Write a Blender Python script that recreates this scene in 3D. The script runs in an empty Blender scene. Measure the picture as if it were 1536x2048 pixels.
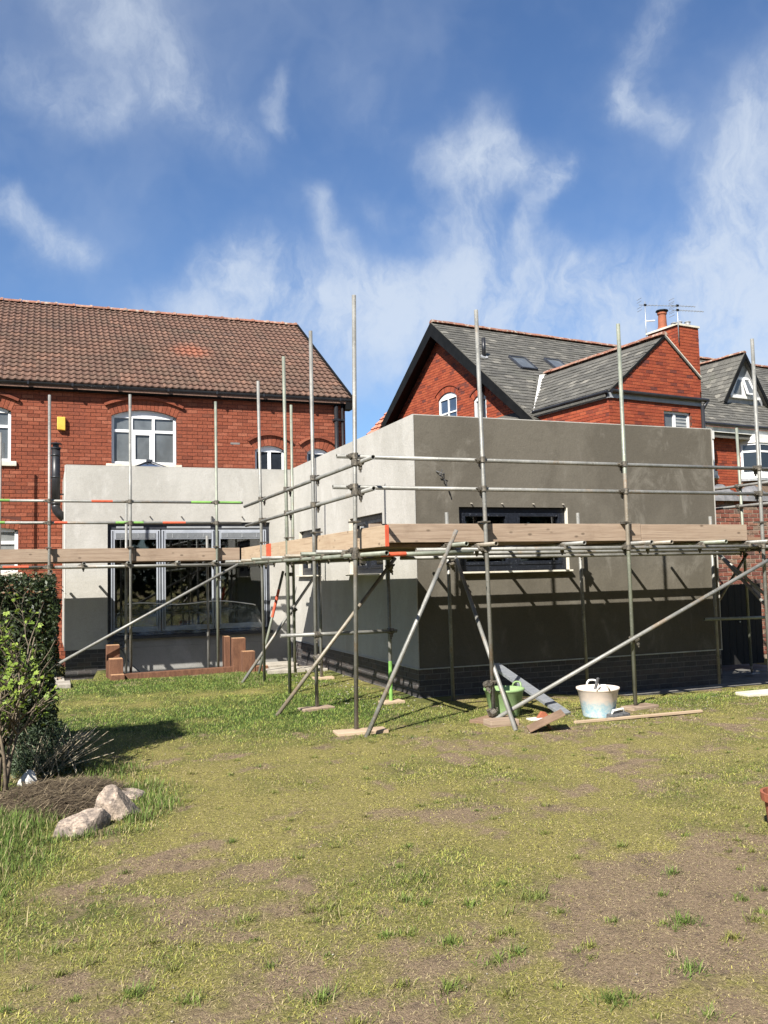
import bpy, math, random
import numpy as np
from mathutils import Matrix, Vector

random.seed(4)
rng = np.random.default_rng(7)
S = bpy.context.scene
COL = S.collection
R = math.radians

# ------------------------------------------------------------------ camera
CAM = Vector((0.0, 0.0, 1.7))
CR = Vector((0.93197546, -0.36184452, -0.02214237))
CU = Vector((-0.00484567, -0.07350739, 0.9972829))
CF = Vector((0.36248898, 0.9293359, 0.07026046))
FPX = 1744.0
cd = bpy.data.cameras.new('camera')
cam = bpy.data.objects.new('camera', cd)
COL.objects.link(cam)
cd.sensor_fit = 'VERTICAL'
cd.sensor_height = 24.0
cd.lens = FPX / 2048.0 * 24.0
cd.clip_start = 0.05
cd.clip_end = 2000
cam.matrix_world = Matrix(((CR.x, CU.x, -CF.x, CAM.x), (CR.y, CU.y, -CF.y, CAM.y), (CR.z, CU.z, -CF.z, CAM.z), (0, 0, 0, 1)))
S.camera = cam

# ------------------------------------------------------------------ light
SUN_D = Vector((0.83, 0.76, -1.0)).normalized()        # the way the light travels
SUN_EL = math.asin(-SUN_D.z)
sl = bpy.data.lights.new('sun', 'SUN')
sl.energy = 5.0
sl.angle = R(0.5)
sl.color = (1.0, 0.955, 0.88)
so = bpy.data.objects.new('sun', sl)
COL.objects.link(so)
so.rotation_euler = SUN_D.to_track_quat('-Z', 'Y').to_euler()
so.location = (-8, -6, 14)

S.view_settings.view_transform = 'Standard'
S.view_settings.look = 'None'
S.view_settings.gamma = 1.0
S.view_settings.exposure = 1.25
S.render.resolution_x = 768
S.render.resolution_y = 1024

# ------------------------------------------------------------------ sky with thin cirrus
W = bpy.data.worlds.new('World')
S.world = W
W.use_nodes = True
W.cycles.sampling_method = 'MANUAL'
W.cycles.sample_map_resolution = 512


class NT:
    def __init__(s, nt):
        s.nt = nt

    def n(s, typ, **kw):
        nd = s.nt.nodes.new(typ)
        for k, v in kw.items():
            if k == 'inp':
                for kk, vv in v.items():
                    if isinstance(vv, bpy.types.NodeSocket):
                        s.nt.links.new(vv, nd.inputs[kk])
                    else:
                        nd.inputs[kk].default_value = vv
            else:
                setattr(nd, k, v)
        return nd

    def math(s, op, a, b=None, c=None, clamp=False):
        nd = s.nt.nodes.new('ShaderNodeMath')
        nd.operation = op
        nd.use_clamp = clamp
        for i, x in enumerate((a, b, c)):
            if x is None:
                continue
            if isinstance(x, bpy.types.NodeSocket):
                s.nt.links.new(x, nd.inputs[i])
            else:
                nd.inputs[i].default_value = x
        return nd.outputs[0]

    def vmath(s, op, a, b=None, sc=None):
        nd = s.nt.nodes.new('ShaderNodeVectorMath')
        nd.operation = op
        for i, x in enumerate((a, b)):
            if x is None:
                continue
            if isinstance(x, bpy.types.NodeSocket):
                s.nt.links.new(x, nd.inputs[i])
            else:
                nd.inputs[i].default_value = x
        if sc is not None:
            if isinstance(sc, bpy.types.NodeSocket):
                s.nt.links.new(sc, nd.inputs['Scale'])
            else:
                nd.inputs['Scale'].default_value = sc
        return nd

    def rng(s, x, a, b, c=0.0, d=1.0, smooth=True):
        nd = s.nt.nodes.new('ShaderNodeMapRange')
        nd.interpolation_type = 'SMOOTHSTEP' if smooth else 'LINEAR'
        s.nt.links.new(x, nd.inputs[0])
        for i, q in enumerate((a, b, c, d)):
            nd.inputs[i + 1].default_value = q
        return nd.outputs[0]

    def mix(s, f, a, b, mode='MIX'):
        nd = s.nt.nodes.new('ShaderNodeMix')
        nd.data_type = 'RGBA'
        nd.blend_type = mode
        for i, x in ((0, f), (6, a), (7, b)):
            if isinstance(x, bpy.types.NodeSocket):
                s.nt.links.new(x, nd.inputs[i])
            else:
                nd.inputs[i].default_value = x if i == 0 else (*x[:3], 1)
        return nd.outputs[2]

    def noise(s, vec, scale, detail=4, rough=0.55, dist=0.0):
        nd = s.nt.nodes.new('ShaderNodeTexNoise')
        nd.inputs['Scale'].default_value = scale
        nd.inputs['Detail'].default_value = detail
        nd.inputs['Roughness'].default_value = rough
        nd.inputs['Distortion'].default_value = dist
        if vec is not None:
            s.nt.links.new(vec, nd.inputs['Vector'])
        return nd


def build_world():
    nt = W.node_tree
    nt.nodes.clear()
    q = NT(nt)
    sky = nt.nodes.new('ShaderNodeTexSky')
    sky.sky_type = 'NISHITA'
    sky.sun_disc = False
    sky.sun_elevation = SUN_EL
    sky.sun_rotation = math.atan2(-SUN_D.x, -SUN_D.y)
    sky.air_density = 1.0
    sky.dust_density = 0.6
    sky.ozone_density = 2.2
    tc = nt.nodes.new('ShaderNodeTexCoord')
    d = tc.outputs['Generated']
    wn = q.noise(d, 9.0, 3, 0.5)
    w1 = q.vmath('SUBTRACT', wn.outputs['Color'], (0.5, 0.5, 0.5)).outputs[0]
    wn2 = q.noise(d, 26.0, 4, 0.6)
    w2 = q.vmath('SUBTRACT', wn2.outputs['Color'], (0.5, 0.5, 0.5)).outputs[0]
    dw = q.vmath('ADD', d, q.vmath('SCALE', w1, sc=0.075).outputs[0]).outputs[0]
    dw = q.vmath('ADD', dw, q.vmath('SCALE', w2, sc=0.030).outputs[0]).outputs[0]
    # streaks of cirrus: two ends in the sky dome, half width, strength
    segs = [(0.0241, 0.8320, 0.5542, 0.1112, 0.8689, 0.4823, 0.043, 0.50),
            (0.0664, 0.8536, 0.5167, 0.0966, 0.8703, 0.4830, 0.011, 0.40),
            (-0.0154, 0.8735, 0.4866, 0.0495, 0.8846, 0.4638, 0.037, 0.50),
            (0.0930, 0.8353, 0.5418, 0.1870, 0.8666, 0.4626, 0.054, 0.38),
            (0.2280, 0.8274, 0.5132, 0.2354, 0.8514, 0.4687, 0.015, 0.35),
            (0.2892, 0.8100, 0.5101, 0.3569, 0.8157, 0.4552, 0.057, 0.20),
            (-0.0341, 0.9275, 0.3723, 0.0329, 0.9405, 0.3383, 0.028, 0.65),
            (0.4252, 0.7821, 0.4555, 0.4346, 0.8377, 0.3308, 0.043, 0.60),
            (0.4139, 0.8021, 0.4305, 0.4957, 0.7561, 0.4274, 0.034, 0.62),
            (0.5028, 0.7531, 0.4244, 0.4773, 0.8009, 0.3616, 0.016, 0.50),
            (0.5382, 0.6408, 0.5475, 0.5448, 0.6925, 0.4729, 0.028, 0.45),
            (0.5448, 0.6925, 0.4729, 0.5821, 0.6882, 0.4330, 0.021, 0.55),
            (0.2746, 0.8732, 0.4027, 0.3137, 0.8922, 0.3249, 0.024, 0.50),
            (0.2031, 0.9240, 0.3239, 0.3474, 0.8888, 0.2988, 0.058, 0.66),
            (0.3369, 0.8557, 0.3929, 0.3890, 0.8406, 0.3769, 0.019, 0.30),
            (0.3784, 0.8764, 0.2979, 0.6942, 0.6597, 0.2881, 0.062, 0.68),
            (0.4897, 0.8023, 0.3414, 0.5564, 0.7708, 0.3102, 0.026, 0.40),
            (0.6540, 0.6093, 0.4484, 0.6452, 0.6872, 0.3340, 0.052, 0.60),
            (0.6507, 0.6403, 0.4082, 0.6942, 0.6597, 0.2881, 0.075, 0.55),
            (0.1586, 0.9536, 0.2557, 0.7033, 0.6726, 0.2302, 0.080, 0.75),
            (0.78, 0.55, 0.31, 0.92, 0.15, 0.36, 0.15, .6), (0.9, -.1, .42, .7, -.5, .5, .18, .5), (-.45, .82, .35, -.75, .5, .42, .13, .55), (-.8, .3, .5, -.85, -.2, .48, .15, .5), (.3, -.8, .5, -.3, -.8, .52, .15, .5), (-.2, .5, .84, .3, .45, .84, .16, .4)]
    tot = None
    for ax, ay, az, bx, by, bz, wd, st in segs:
        ab = (bx - ax, by - ay, bz - az)
        l2 = sum(c * c for c in ab)
        r = q.vmath('SUBTRACT', dw, (ax, ay, az)).outputs[0]
        t = q.math('MULTIPLY', q.vmath('DOT_PRODUCT', r, ab).outputs['Value'], 1.0 / l2, clamp=True)
        e = q.vmath('SUBTRACT', r, q.vmath('SCALE', ab, sc=t).outputs[0]).outputs[0]
        b = q.rng(q.vmath('LENGTH', e).outputs['Value'], wd * 1.55, 0.0, 0.0, st)
        tot = b if tot is None else q.math('ADD', tot, q.math('MULTIPLY', b, q.math('SUBTRACT', 1.0, q.math('MINIMUM', tot, 1.0))))
    mp = nt.nodes.new('ShaderNodeMapping')
    mp.inputs['Rotation'].default_value = (0.5, 1.0, 0.6)
    mp.inputs['Scale'].default_value = (10, 10, 4.0)
    nt.links.new(dw, mp.inputs['Vector'])
    nA = q.noise(mp.outputs[0], 1.2, 5, 0.6, 0.3).outputs['Fac']
    nB = q.noise(mp.outputs[0], 4.2, 9, 0.68, 0.35).outputs['Fac']
    fib = q.math('ADD', q.rng(nA, 0.32, 0.68, 0.45, 1.15), q.math('MULTIPLY', q.math('SUBTRACT', nB, 0.5), 1.15))
    cl = q.math('ADD', q.math('MULTIPLY', q.rng(q.math('MULTIPLY', tot, fib), 0.06, 1.0), 0.80), q.math('MULTIPLY', tot, 0.17), clamp=True)
    haze = q.rng(q.noise(dw, 3.0, 5, 0.6).outputs['Fac'], 0.36, 0.8, 0.0, 0.30)
    cl = q.math('ADD', q.math('MULTIPLY', cl, 0.95), q.math('MULTIPLY', haze, q.math('SUBTRACT', 1.0, cl)), clamp=True)
    sep = nt.nodes.new('ShaderNodeSeparateXYZ')
    nt.links.new(d, sep.inputs[0])
    cl = q.math('MULTIPLY', cl, q.rng(sep.outputs['Z'], 0.0, 0.12), clamp=True)
    skyc = q.mix(1.0, sky.outputs[0], (0.72, 0.90, 1.12), 'MULTIPLY')
    col = q.mix(q.math('MULTIPLY', cl, 0.85), skyc, (5.6, 6.2, 7.0))
    bg = nt.nodes.new('ShaderNodeBackground')
    bg.inputs['Strength'].default_value = 0.056
    nt.links.new(col, bg.inputs['Color'])
    out = nt.nodes.new('ShaderNodeOutputWorld')
    nt.links.new(bg.outputs[0], out.inputs['Surface'])


build_world()

# ------------------------------------------------------------------ helpers
XF = {}
MATS = {}


def tag(o, label=None, cat=None, group=None, kind=None):
    if label:
        o['label'] = label
    if cat:
        o['category'] = cat
    if group:
        o['group'] = group
    if kind:
        o['kind'] = kind
    return o


def thing(name, label, cat, loc=(0, 0, 0), rotz=0.0, group=None):
    o = bpy.data.objects.new(name, None)
    COL.objects.link(o)
    o.empty_display_size = 0.2
    o.location = loc
    o.rotation_euler = (0, 0, rotz)
    XF[o] = Matrix.Translation(loc) @ Matrix.Rotation(rotz, 4, 'Z')
    return tag(o, label, cat, group, 'thing')


def piece(name, mesh, parent, mw):
    o = bpy.data.objects.new(name, mesh)
    COL.objects.link(o)
    if parent is not None:
        o.parent = parent
        o.matrix_basis = XF[parent].inverted() @ mw
    else:
        o.matrix_basis = mw
    XF[o] = mw
    return o


class MB:
    def __init__(s):
        s.v, s.f, s.t = [], [], []

    def add(s, vs, fs, tone=0.0):
        b = len(s.v)
        s.v.extend([tuple(v) for v in vs])
        for f in fs:
            s.f.append(tuple(b + i for i in f))
            s.t.append(tone)
        return s

    def box(s, x0, x1, y0, y1, z0, z1, tone=0.0):
        return s.add([(x0, y0, z0), (x1, y0, z0), (x1, y1, z0), (x0, y1, z0), (x0, y0, z1), (x1, y0, z1), (x1, y1, z1), (x0, y1, z1)],
                     [(0, 3, 2, 1), (4, 5, 6, 7), (0, 1, 5, 4), (1, 2, 6, 5), (2, 3, 7, 6), (3, 0, 4, 7)], tone)

    def hexa(s, P, tone=0.0):           # 8 corner points, bottom ring then top ring
        return s.add(P, [(0, 3, 2, 1), (4, 5, 6, 7), (0, 1, 5, 4), (1, 2, 6, 5), (2, 3, 7, 6), (3, 0, 4, 7)], tone)

    def fbox(s, F, a0, a1, d0, d1, z0, z1, tone=0.0):
        P = [F.p(a0, d1, z0), F.p(a1, d1, z0), F.p(a1, d0, z0), F.p(a0, d0, z0), F.p(a0, d1, z1), F.p(a1, d1, z1), F.p(a1, d0, z1), F.p(a0, d0, z1)]
        return s.hexa(P, tone)

    def beam(s, p0, p1, w, h, up=(0, 0, 1), tone=0.0):
        p0, p1 = Vector(p0), Vector(p1)
        ax = (p1 - p0).normalized()
        sd = ax.cross(Vector(up)).normalized()
        u2 = sd.cross(ax)
        a, b = sd * w / 2, u2 * h / 2
        return s.hexa([p0 - a - b, p1 - a - b, p1 + a - b, p0 + a - b, p0 - a + b, p1 - a + b, p1 + a + b, p0 + a + b], tone)

    def prism(s, poly, vec, tone=0.0):
        n = len(poly)
        vec = Vector(vec)
        P = [Vector(q) for q in poly] + [Vector(q) + vec for q in poly]
        fs = [tuple(range(n - 1, -1, -1)), tuple(range(n, 2 * n))] + [(i, (i + 1) % n, n + (i + 1) % n, n + i) for i in range(n)]
        return s.add(P, fs, tone)

    def tube(s, p0, p1, r, n=12, r1=None, hollow=True, cap=True, tone=0.0):
        p0, p1 = Vector(p0), Vector(p1)
        r1 = r if r1 is None else r1
        ax = (p1 - p0).normalized()
        sd = ax.cross(Vector((0, 0, 1)))
        if sd.length < 1e-3:
            sd = Vector((1, 0, 0))
        sd.normalize()
        u2 = sd.cross(ax)
        cs = [(math.cos(2 * math.pi * i / n), math.sin(2 * math.pi * i / n)) for i in range(n)]
        ring = lambda c, rr: [c + (sd * x + u2 * y) * rr for x, y in cs]
        P = ring(p0, r) + ring(p1, r1)
        fs = [(i, (i + 1) % n, n + (i + 1) % n, n + i) for i in range(n)]
        if hollow:
            dp = min(0.12, (p1 - p0).length * .3)
            P += ring(p0, r * .82) + ring(p0 + ax * dp, r * .82) + ring(p1, r1 * .82) + ring(p1 - ax * dp, r1 * .82)
            for i in range(n):
                j = (i + 1) % n
                fs += [(j, i, 2 * n + i, 2 * n + j), (2 * n + j, 2 * n + i, 3 * n + i, 3 * n + j),
                       (n + i, n + j, 4 * n + j, 4 * n + i), (4 * n + i, 4 * n + j, 5 * n + j, 5 * n + i)]
            fs += [tuple(3 * n + i for i in range(n)), tuple(5 * n + i for i in range(n - 1, -1, -1))]
        elif cap:
            fs += [tuple(range(n - 1, -1, -1)), tuple(range(n, 2 * n))]
        return s.add(P, fs, tone)

    def path(s, pts, rad, n=6, tone=0.0, closed=False):
        pts = [Vector(q) for q in pts]
        m = len(pts)
        if not hasattr(rad, '__len__'):
            rad = [rad] * m
        P = []
        for k in range(m):
            a = pts[max(0, k - 1)]
            b = pts[min(m - 1, k + 1)]
            ax = (b - a).normalized()
            sd = ax.cross(Vector((0.13, 0.21, 0.97))).normalized()
            u2 = sd.cross(ax)
            P += [pts[k] + (sd * math.cos(2 * math.pi * i / n) + u2 * math.sin(2 * math.pi * i / n)) * rad[k] for i in range(n)]
        fs = []
        for k in range(m - 1):
            fs += [(k * n + i, k * n + (i + 1) % n, (k + 1) * n + (i + 1) % n, (k + 1) * n + i) for i in range(n)]
        fs += [tuple(range(n - 1, -1, -1)), tuple((m - 1) * n + i for i in range(n))]
        return s.add(P, fs, tone)

    def lathe(s, c, prof, n=28, tone=0.0):
        c = Vector(c)
        P = []
        for r, z in prof:
            P += [c + Vector((r * math.cos(2 * math.pi * i / n), r * math.sin(2 * math.pi * i / n), z)) for i in range(n)]
        fs = []
        for k in range(len(prof) - 1):
            fs += [(k * n + i, k * n + (i + 1) % n, (k + 1) * n + (i + 1) % n, (k + 1) * n + i) for i in range(n)]
        return s.add(P, fs, tone)

    def mesh(s, name, mat, smooth=False, inv=None):
        me = bpy.data.meshes.new(name)
        vs = s.v
        if inv is not None:
            A = np.array(vs, float)
            M = np.array(inv)
            vs = (A @ M[:3, :3].T + M[:3, 3]).tolist()
        me.from_pydata(vs, [], s.f)
        if any(s.t):
            at = me.attributes.new('tone', 'FLOAT', 'FACE')
            at.data.foreach_set('value', s.t)
        if smooth:
            me.polygons.foreach_set('use_smooth', [True] * len(me.polygons))
        me.materials.append(MATS[mat])
        me.update()
        return me

    def build(s, name, mat, parent=None, smooth=False, bevel=0.0):
        inv = XF[parent].inverted() if parent is not None else None
        me = s.mesh(name, mat, smooth, inv)
        o = bpy.data.objects.new(name, me)
        COL.objects.link(o)
        if parent is not None:
            o.parent = parent
            XF[o] = XF[parent]
        else:
            XF[o] = Matrix.Identity(4)
        if bevel:
            b = o.modifiers.new('bevel', 'BEVEL')
            b.width = bevel
            b.segments = 2
            b.limit_method = 'ANGLE'
        return o


class Fr:
    """wall frame: a along the wall, d outwards, z up"""

    def __init__(s, o, u, n):
        s.o, s.u, s.n = Vector(o), Vector(u), Vector(n)
        s.flip = s.u.cross(s.n).z > 0
        s.M = Matrix(((s.u.x, s.n.x, 0, s.o.x), (s.u.y, s.n.y, 0, s.o.y), (0, 0, 1, s.o.z), (0, 0, 0, 1)))

    def p(s, a, d, z):
        return s.o + s.u * a + s.n * d + Vector((0, 0, z))


def proj(P):
    q = Vector(P) - CAM
    z = q.dot(CF)
    if z < 0.1:
        return (-1e4, -1e4, z)
    return (768 + FPX * q.dot(CR) / z, 1024 - FPX * q.dot(CU) / z, z)


OCC = [((4.72, 10.94, -.3), (9.9, 20.2, 3.87)), ((.36, 17.36, -.3), (4.72, 20.2, 3.86))]


def visible(P, eps=0.03, m=6):
    x, y, z = proj(P)
    if not (-m < x < 1536 + m and -m < y < 2048 + m):
        return False
    d = Vector(P) - CAM
    for lo, hi in OCC:
        t0, t1 = 0.0, 1.0 - eps / d.length
        ok = True
        for i in range(3):
            if abs(d[i]) < 1e-9:
                continue
            a, b = (lo[i] - CAM[i]) / d[i], (hi[i] - CAM[i]) / d[i]
            if a > b:
                a, b = b, a
            t0, t1 = max(t0, a), min(t1, b)
        if t0 < t1 - 1e-4:
            return False
    return True


# ------------------------------------------------------------------ materials
def new_mat(name):
    m = bpy.data.materials.new(name)
    m.use_nodes = True
    nt = m.node_tree
    nt.nodes.clear()
    q = NT(nt)
    b = nt.nodes.new('ShaderNodeBsdfPrincipled')
    o = nt.nodes.new('ShaderNodeOutputMaterial')
    nt.links.new(b.outputs[0], o.inputs['Surface'])
    geo = nt.nodes.new('ShaderNodeNewGeometry')
    MATS[name] = m
    return m, nt, q, b, geo.outputs['Position']


def setc(nt, b, c):
    if isinstance(c, bpy.types.NodeSocket):
        nt.links.new(c, b.inputs['Base Color'])
    else:
        b.inputs['Base Color'].default_value = (*c[:3], 1)


def add_bump(nt, q, b, h, strength, dist=0.01):
    bp = nt.nodes.new('ShaderNodeBump')
    bp.inputs['Strength'].default_value = strength
    bp.inputs['Distance'].default_value = dist
    nt.links.new(h, bp.inputs['Height'])
    nt.links.new(bp.outputs[0], b.inputs['Normal'])


def pm(name, c1, c2=None, scale=3.0, rough=0.75, bump=0.0, bscale=60.0, fine=0.12, fscale=45.0, metal=0.0, spec=0.4, lo=.35, hi=.65, stretch=None, bdist=0.004):
    """two-tone noise material with fine mottling, in world space"""
    m, nt, q, b, pos = new_mat(name)
    vec = pos
    if stretch:
        mp = nt.nodes.new('ShaderNodeMapping')
        mp.inputs['Scale'].default_value = stretch
        nt.links.new(pos, mp.inputs['Vector'])
        vec = mp.outputs[0]
    if c2 is None:
        c2 = tuple(x * .8 for x in c1)
    f = q.rng(q.noise(vec, scale, 5, .6).outputs['Fac'], lo, hi)
    c = q.mix(f, c1, c2)
    if fine:
        k = q.rng(q.noise(vec, fscale, 4, .65).outputs['Fac'], .25, .75, 1 - fine * 2, 1 + fine * 2, False)
        cc = nt.nodes.new('ShaderNodeCombineColor')
        for i in range(3):
            nt.links.new(k, cc.inputs[i])
        c = q.mix(1.0, c, cc.outputs[0], 'MULTIPLY')
    setc(nt, b, c)
    b.inputs['Roughness'].default_value = rough
    b.inputs['Metallic'].default_value = metal
    b.inputs['Specular IOR Level'].default_value = spec
    if bump:
        add_bump(nt, q, b, q.noise(vec, bscale, 4, .6).outputs['Fac'], bump, bdist)
    return m


def tone_mat(name, stops, rough=.85, fine=.18, fscale=30.0, bump=.3, stain=None, spec=.3, patch=None):
    """pieces: each brick, tile or slate gets its own tone"""
    m, nt, q, b, pos = new_mat(name)
    at = q.n('ShaderNodeAttribute', attribute_name='tone')
    oi = nt.nodes.new('ShaderNodeObjectInfo')
    t = q.math('FRACT', q.math('ADD', at.outputs['Fac'], oi.outputs['Random']))
    cr = nt.nodes.new('ShaderNodeValToRGB')
    cr.color_ramp.interpolation = 'LINEAR'
    el = cr.color_ramp.elements
    el[0].position, el[0].color = stops[0][0], (*stops[0][1], 1)
    el[1].position, el[1].color = stops[-1][0], (*stops[-1][1], 1)
    for p_, c_ in stops[1:-1]:
        e = el.new(p_)
        e.color = (*c_, 1)
    nt.links.new(t, cr.inputs[0])
    c = cr.outputs[0]
    k = q.rng(q.noise(pos, fscale, 5, .65).outputs['Fac'], .25, .75, 1 - fine * 2, 1 + fine * 2, False)
    cc = nt.nodes.new('ShaderNodeCombineColor')
    for i in range(3):
        nt.links.new(k, cc.inputs[i])
    c = q.mix(1.0, c, cc.outputs[0], 'MULTIPLY')
    if stain:
        sc, sz, lo, hi, amt = stain
        f = q.rng(q.noise(pos, sz, 5, .65).outputs['Fac'], lo, hi, 0, amt)
        c = q.mix(f, c, sc)
    if patch:
        pc, pp, pr = patch
        dist = q.vmath('DISTANCE', pos, pp).outputs['Value']
        dist = q.math('ADD', dist, q.math('MULTIPLY', q.noise(pos, 2.2, 4, .7).outputs['Fac'], pr * .9))
        c = q.mix(q.rng(dist, pr * 1.25, pr * .6, 0, .8), c, pc)
    setc(nt, b, c)
    b.inputs['Roughness'].default_value = rough
    b.inputs['Specular IOR Level'].default_value = spec
    if bump:
        add_bump(nt, q, b, q.noise(pos, fscale * 3, 3, .6).outputs['Fac'], bump, .003)
    return m


tone_mat('red_brick', [(0, (.137, .036, .018)), (.2, (.174, .046, .022)), (.45, (.195, .052, .025)), (.7, (.174, .044, .021)), (.88, (.226, .068, .036)), (.96, (.238, .077, .041)), (1, (.122, .034, .018))], fine=.2, stain=((.110, .031, .020), 1.1, .55, .8, .5))
tone_mat('red_brick_gable', [(0, (.191, .037, .017)), (.25, (.240, .048, .021)), (.6, (.278, .062, .026)), (.8, (.220, .044, .019)), (.93, (.125, .030, .019)), (1, (.095, .029, .024))], fine=.18, stain=((.125, .028, .017), 1.6, .56, .75, .5))
tone_mat('old_brick', [(0, (.120, .040, .028)), (.3, (.176, .060, .038)), (.55, (.088, .034, .027)), (.72, (.200, .080, .050)), (.88, (.160, .116, .084)), (1, (.068, .036, .032))], fine=.3, bump=.6, stain=((.272, .216, .160), 3.5, .58, .74, .6))
tone_mat('blue_brick', [(0, (.038, .036, .038)), (.5, (.058, .053, .052)), (.8, (.072, .058, .052)), (1, (.045, .042, .044))], fine=.2, rough=.6, stain=((.13, .12, .11), 5, .62, .8, .4))
tone_mat('roof_tile', [(0, (.094, .054, .039)), (.35, (.122, .068, .048)), (.7, (.100, .062, .044)), (.9, (.15, .082, .056)), (1, (.088, .055, .042))], fine=.3, bump=.4, stain=((.055, .045, .035), .8, .5, .75, .5), patch=((.23, .085, .05), (3.5, 22.3, 7.5), .85))
tone_mat('slate', [(0, (.066, .063, .055)), (.3, (.098, .093, .080)), (.6, (.075, .071, .062)), (.85, (.110, .104, .090)), (.97, (.145, .136, .115)), (1, (.175, .163, .138))], fine=.30, bump=.3, rough=.7, stain=((.12, .12, .09), 1.3, .56, .8, .4))
tone_mat('ridge_clay', [(0, (.20, .085, .055)), (.4, (.25, .115, .078)), (.75, (.17, .075, .05)), (1, (.27, .15, .105))], fine=.3, bump=.3, stain=((.34, .29, .23), 7, .50, .62, .8))
tone_mat('clay_tile', [(0, (.34, .13, .085)), (.5, (.40, .17, .11)), (1, (.30, .12, .08))], fine=.15)
pm('mortar', (.089, .030, .020), (.072, .023, .015), 4, .95)
pm('mortar_gable', (.139, .061, .041), (.082, .037, .025), 4, .95)
pm('mortar_pale', (.33, .28, .22), (.2, .15, .11), 5, .95)
pm('mortar_dark', (.12, .115, .105), (.17, .16, .15), 5, .95)
pm('black_paint', (.005, .005, .005), (.008, .008, .008), 3, .6, spec=.12, fine=.08)
pm('black_pipe', (.012, .012, .014), (.02, .02, .022), 3, .4)
pm('white_upvc', (.684, .684, .675), (.630, .630, .621), 4, .35, fine=.03)
pm('white_paint', (.68, .67, .63), (.5, .49, .46), 3, .6, fine=.06)
pm('grey_paint', (.279, .287, .295), (.213, .221, .230), 3, .5, fine=.06)
pm('cream_stone', (.541, .508, .426), (.451, .410, .328), 4, .8)
pm('yellow_plastic', (.615, .369, .057), (.541, .312, .041), 5, .45, fine=.05)
pm('lead', (.19, .20, .21), (.33, .33, .33), 4, .55)
pm('tarp_grey', (.17, .165, .165), (.10, .10, .10), 5, .55, bump=.4, bscale=14, bdist=.02)
pm('anthracite', (.022, .024, .03), (.035, .038, .046), 6, .45, fine=.2)
pm('film_frame', (.010, .012, .017), (.16, .17, .19), 34, .38, bump=.6, bscale=45, fine=.4, lo=.60, hi=.78)
pm('silver_frame', (.320, .339, .371), (.268, .288, .320), 4, .38, metal=.0, fine=.05)
pm('polythene_tape', (.7, .7, .66), (.5, .5, .48), 9, .4)
pm('aluminium', (.40, .42, .44), (.30, .32, .35), 8, .42, metal=.6, stretch=(1, 6, 6))
pm('timber_board', (.40, .27, .18), (.30, .195, .125), 2.2, .8, fine=.14, fscale=26, stretch=(.55, .55, 9))
pm('timber_pale', (.50, .38, .27), (.40, .28, .185), 2.2, .8, fine=.12, fscale=26, stretch=(.6, .6, 8))
pm('timber_dark', (.22, .14, .09), (.15, .095, .06), 2.5, .85, stretch=(.6, .6, 8))
pm('sleeper', (.140, .064, .034), (.093, .040, .021), 4, .85, fine=.2, fscale=30, bump=.3, bscale=30, stretch=(5, 5, 1))
pm('sleeper_cut', (.40, .24, .13), (.33, .18, .09), 6, .85, fine=.2)
pm('plywood', (.20, .13, .085), (.15, .095, .06), 5, .8)
pm('orange_paint', (.50, .085, .035), (.40, .065, .03), 8, .6)
pm('green_tape', (.17, .34, .075), (.12, .25, .06), 8, .5)
pm('paving', (.34, .31, .26), (.25, .225, .185), 5, .9, bump=.3, bscale=40)
pm('concrete', (.17, .16, .145), (.10, .095, .085), 3, .95, bump=.3, bscale=50)
pm('stone', (.330, .261, .203), (.128, .104, .087), 12, .9, bump=.8, bscale=34, fine=.3, fscale=60, bdist=.012)
pm('white_stone', (.55, .53, .49), (.40, .38, .34), 10, .8, bump=.4)
pm('straw', (.20, .15, .09), (.06, .042, .03), 9, .95, bump=.8, bscale=80, fine=.4, fscale=120)
pm('terracotta', (.27, .085, .042), (.20, .065, .032), 6, .85)
pm('tub_green', (.213, .312, .139), (.172, .262, .107), 5, .5, fine=.06)
pm('rubber_grey', (.05, .05, .052), (.09, .09, .09), 20, .7, fine=.3)
pm('core_dark', (.012, .014, .008), (.02, .02, .012), 14, .95)
pm('bark', (.16, .125, .085), (.09, .07, .05), 12, .9)
pm('twig', (.42, .36, .26), (.28, .23, .16), 9, .85)
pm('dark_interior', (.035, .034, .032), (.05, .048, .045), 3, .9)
pm('black_timber', (.006, .006, .006), (.012, .011, .010), 4, .75, stretch=(8, 8, 1))
pm('head_grey', (.143, .150, .158), (.120, .128, .135), 2, .5)
pm('blind', (.30, .31, .31), (.25, .26, .26), 2, .8)
pm('bottle_blue', (.05, .17, .5), (.04, .13, .4), 5, .4)
pm('bottle_green', (.2, .33, .04), (.15, .26, .03), 5, .4)
pm('coupler_steel', (.075, .068, .058), (.16, .14, .11), 30, .6, metal=.45, fine=.3)


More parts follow.
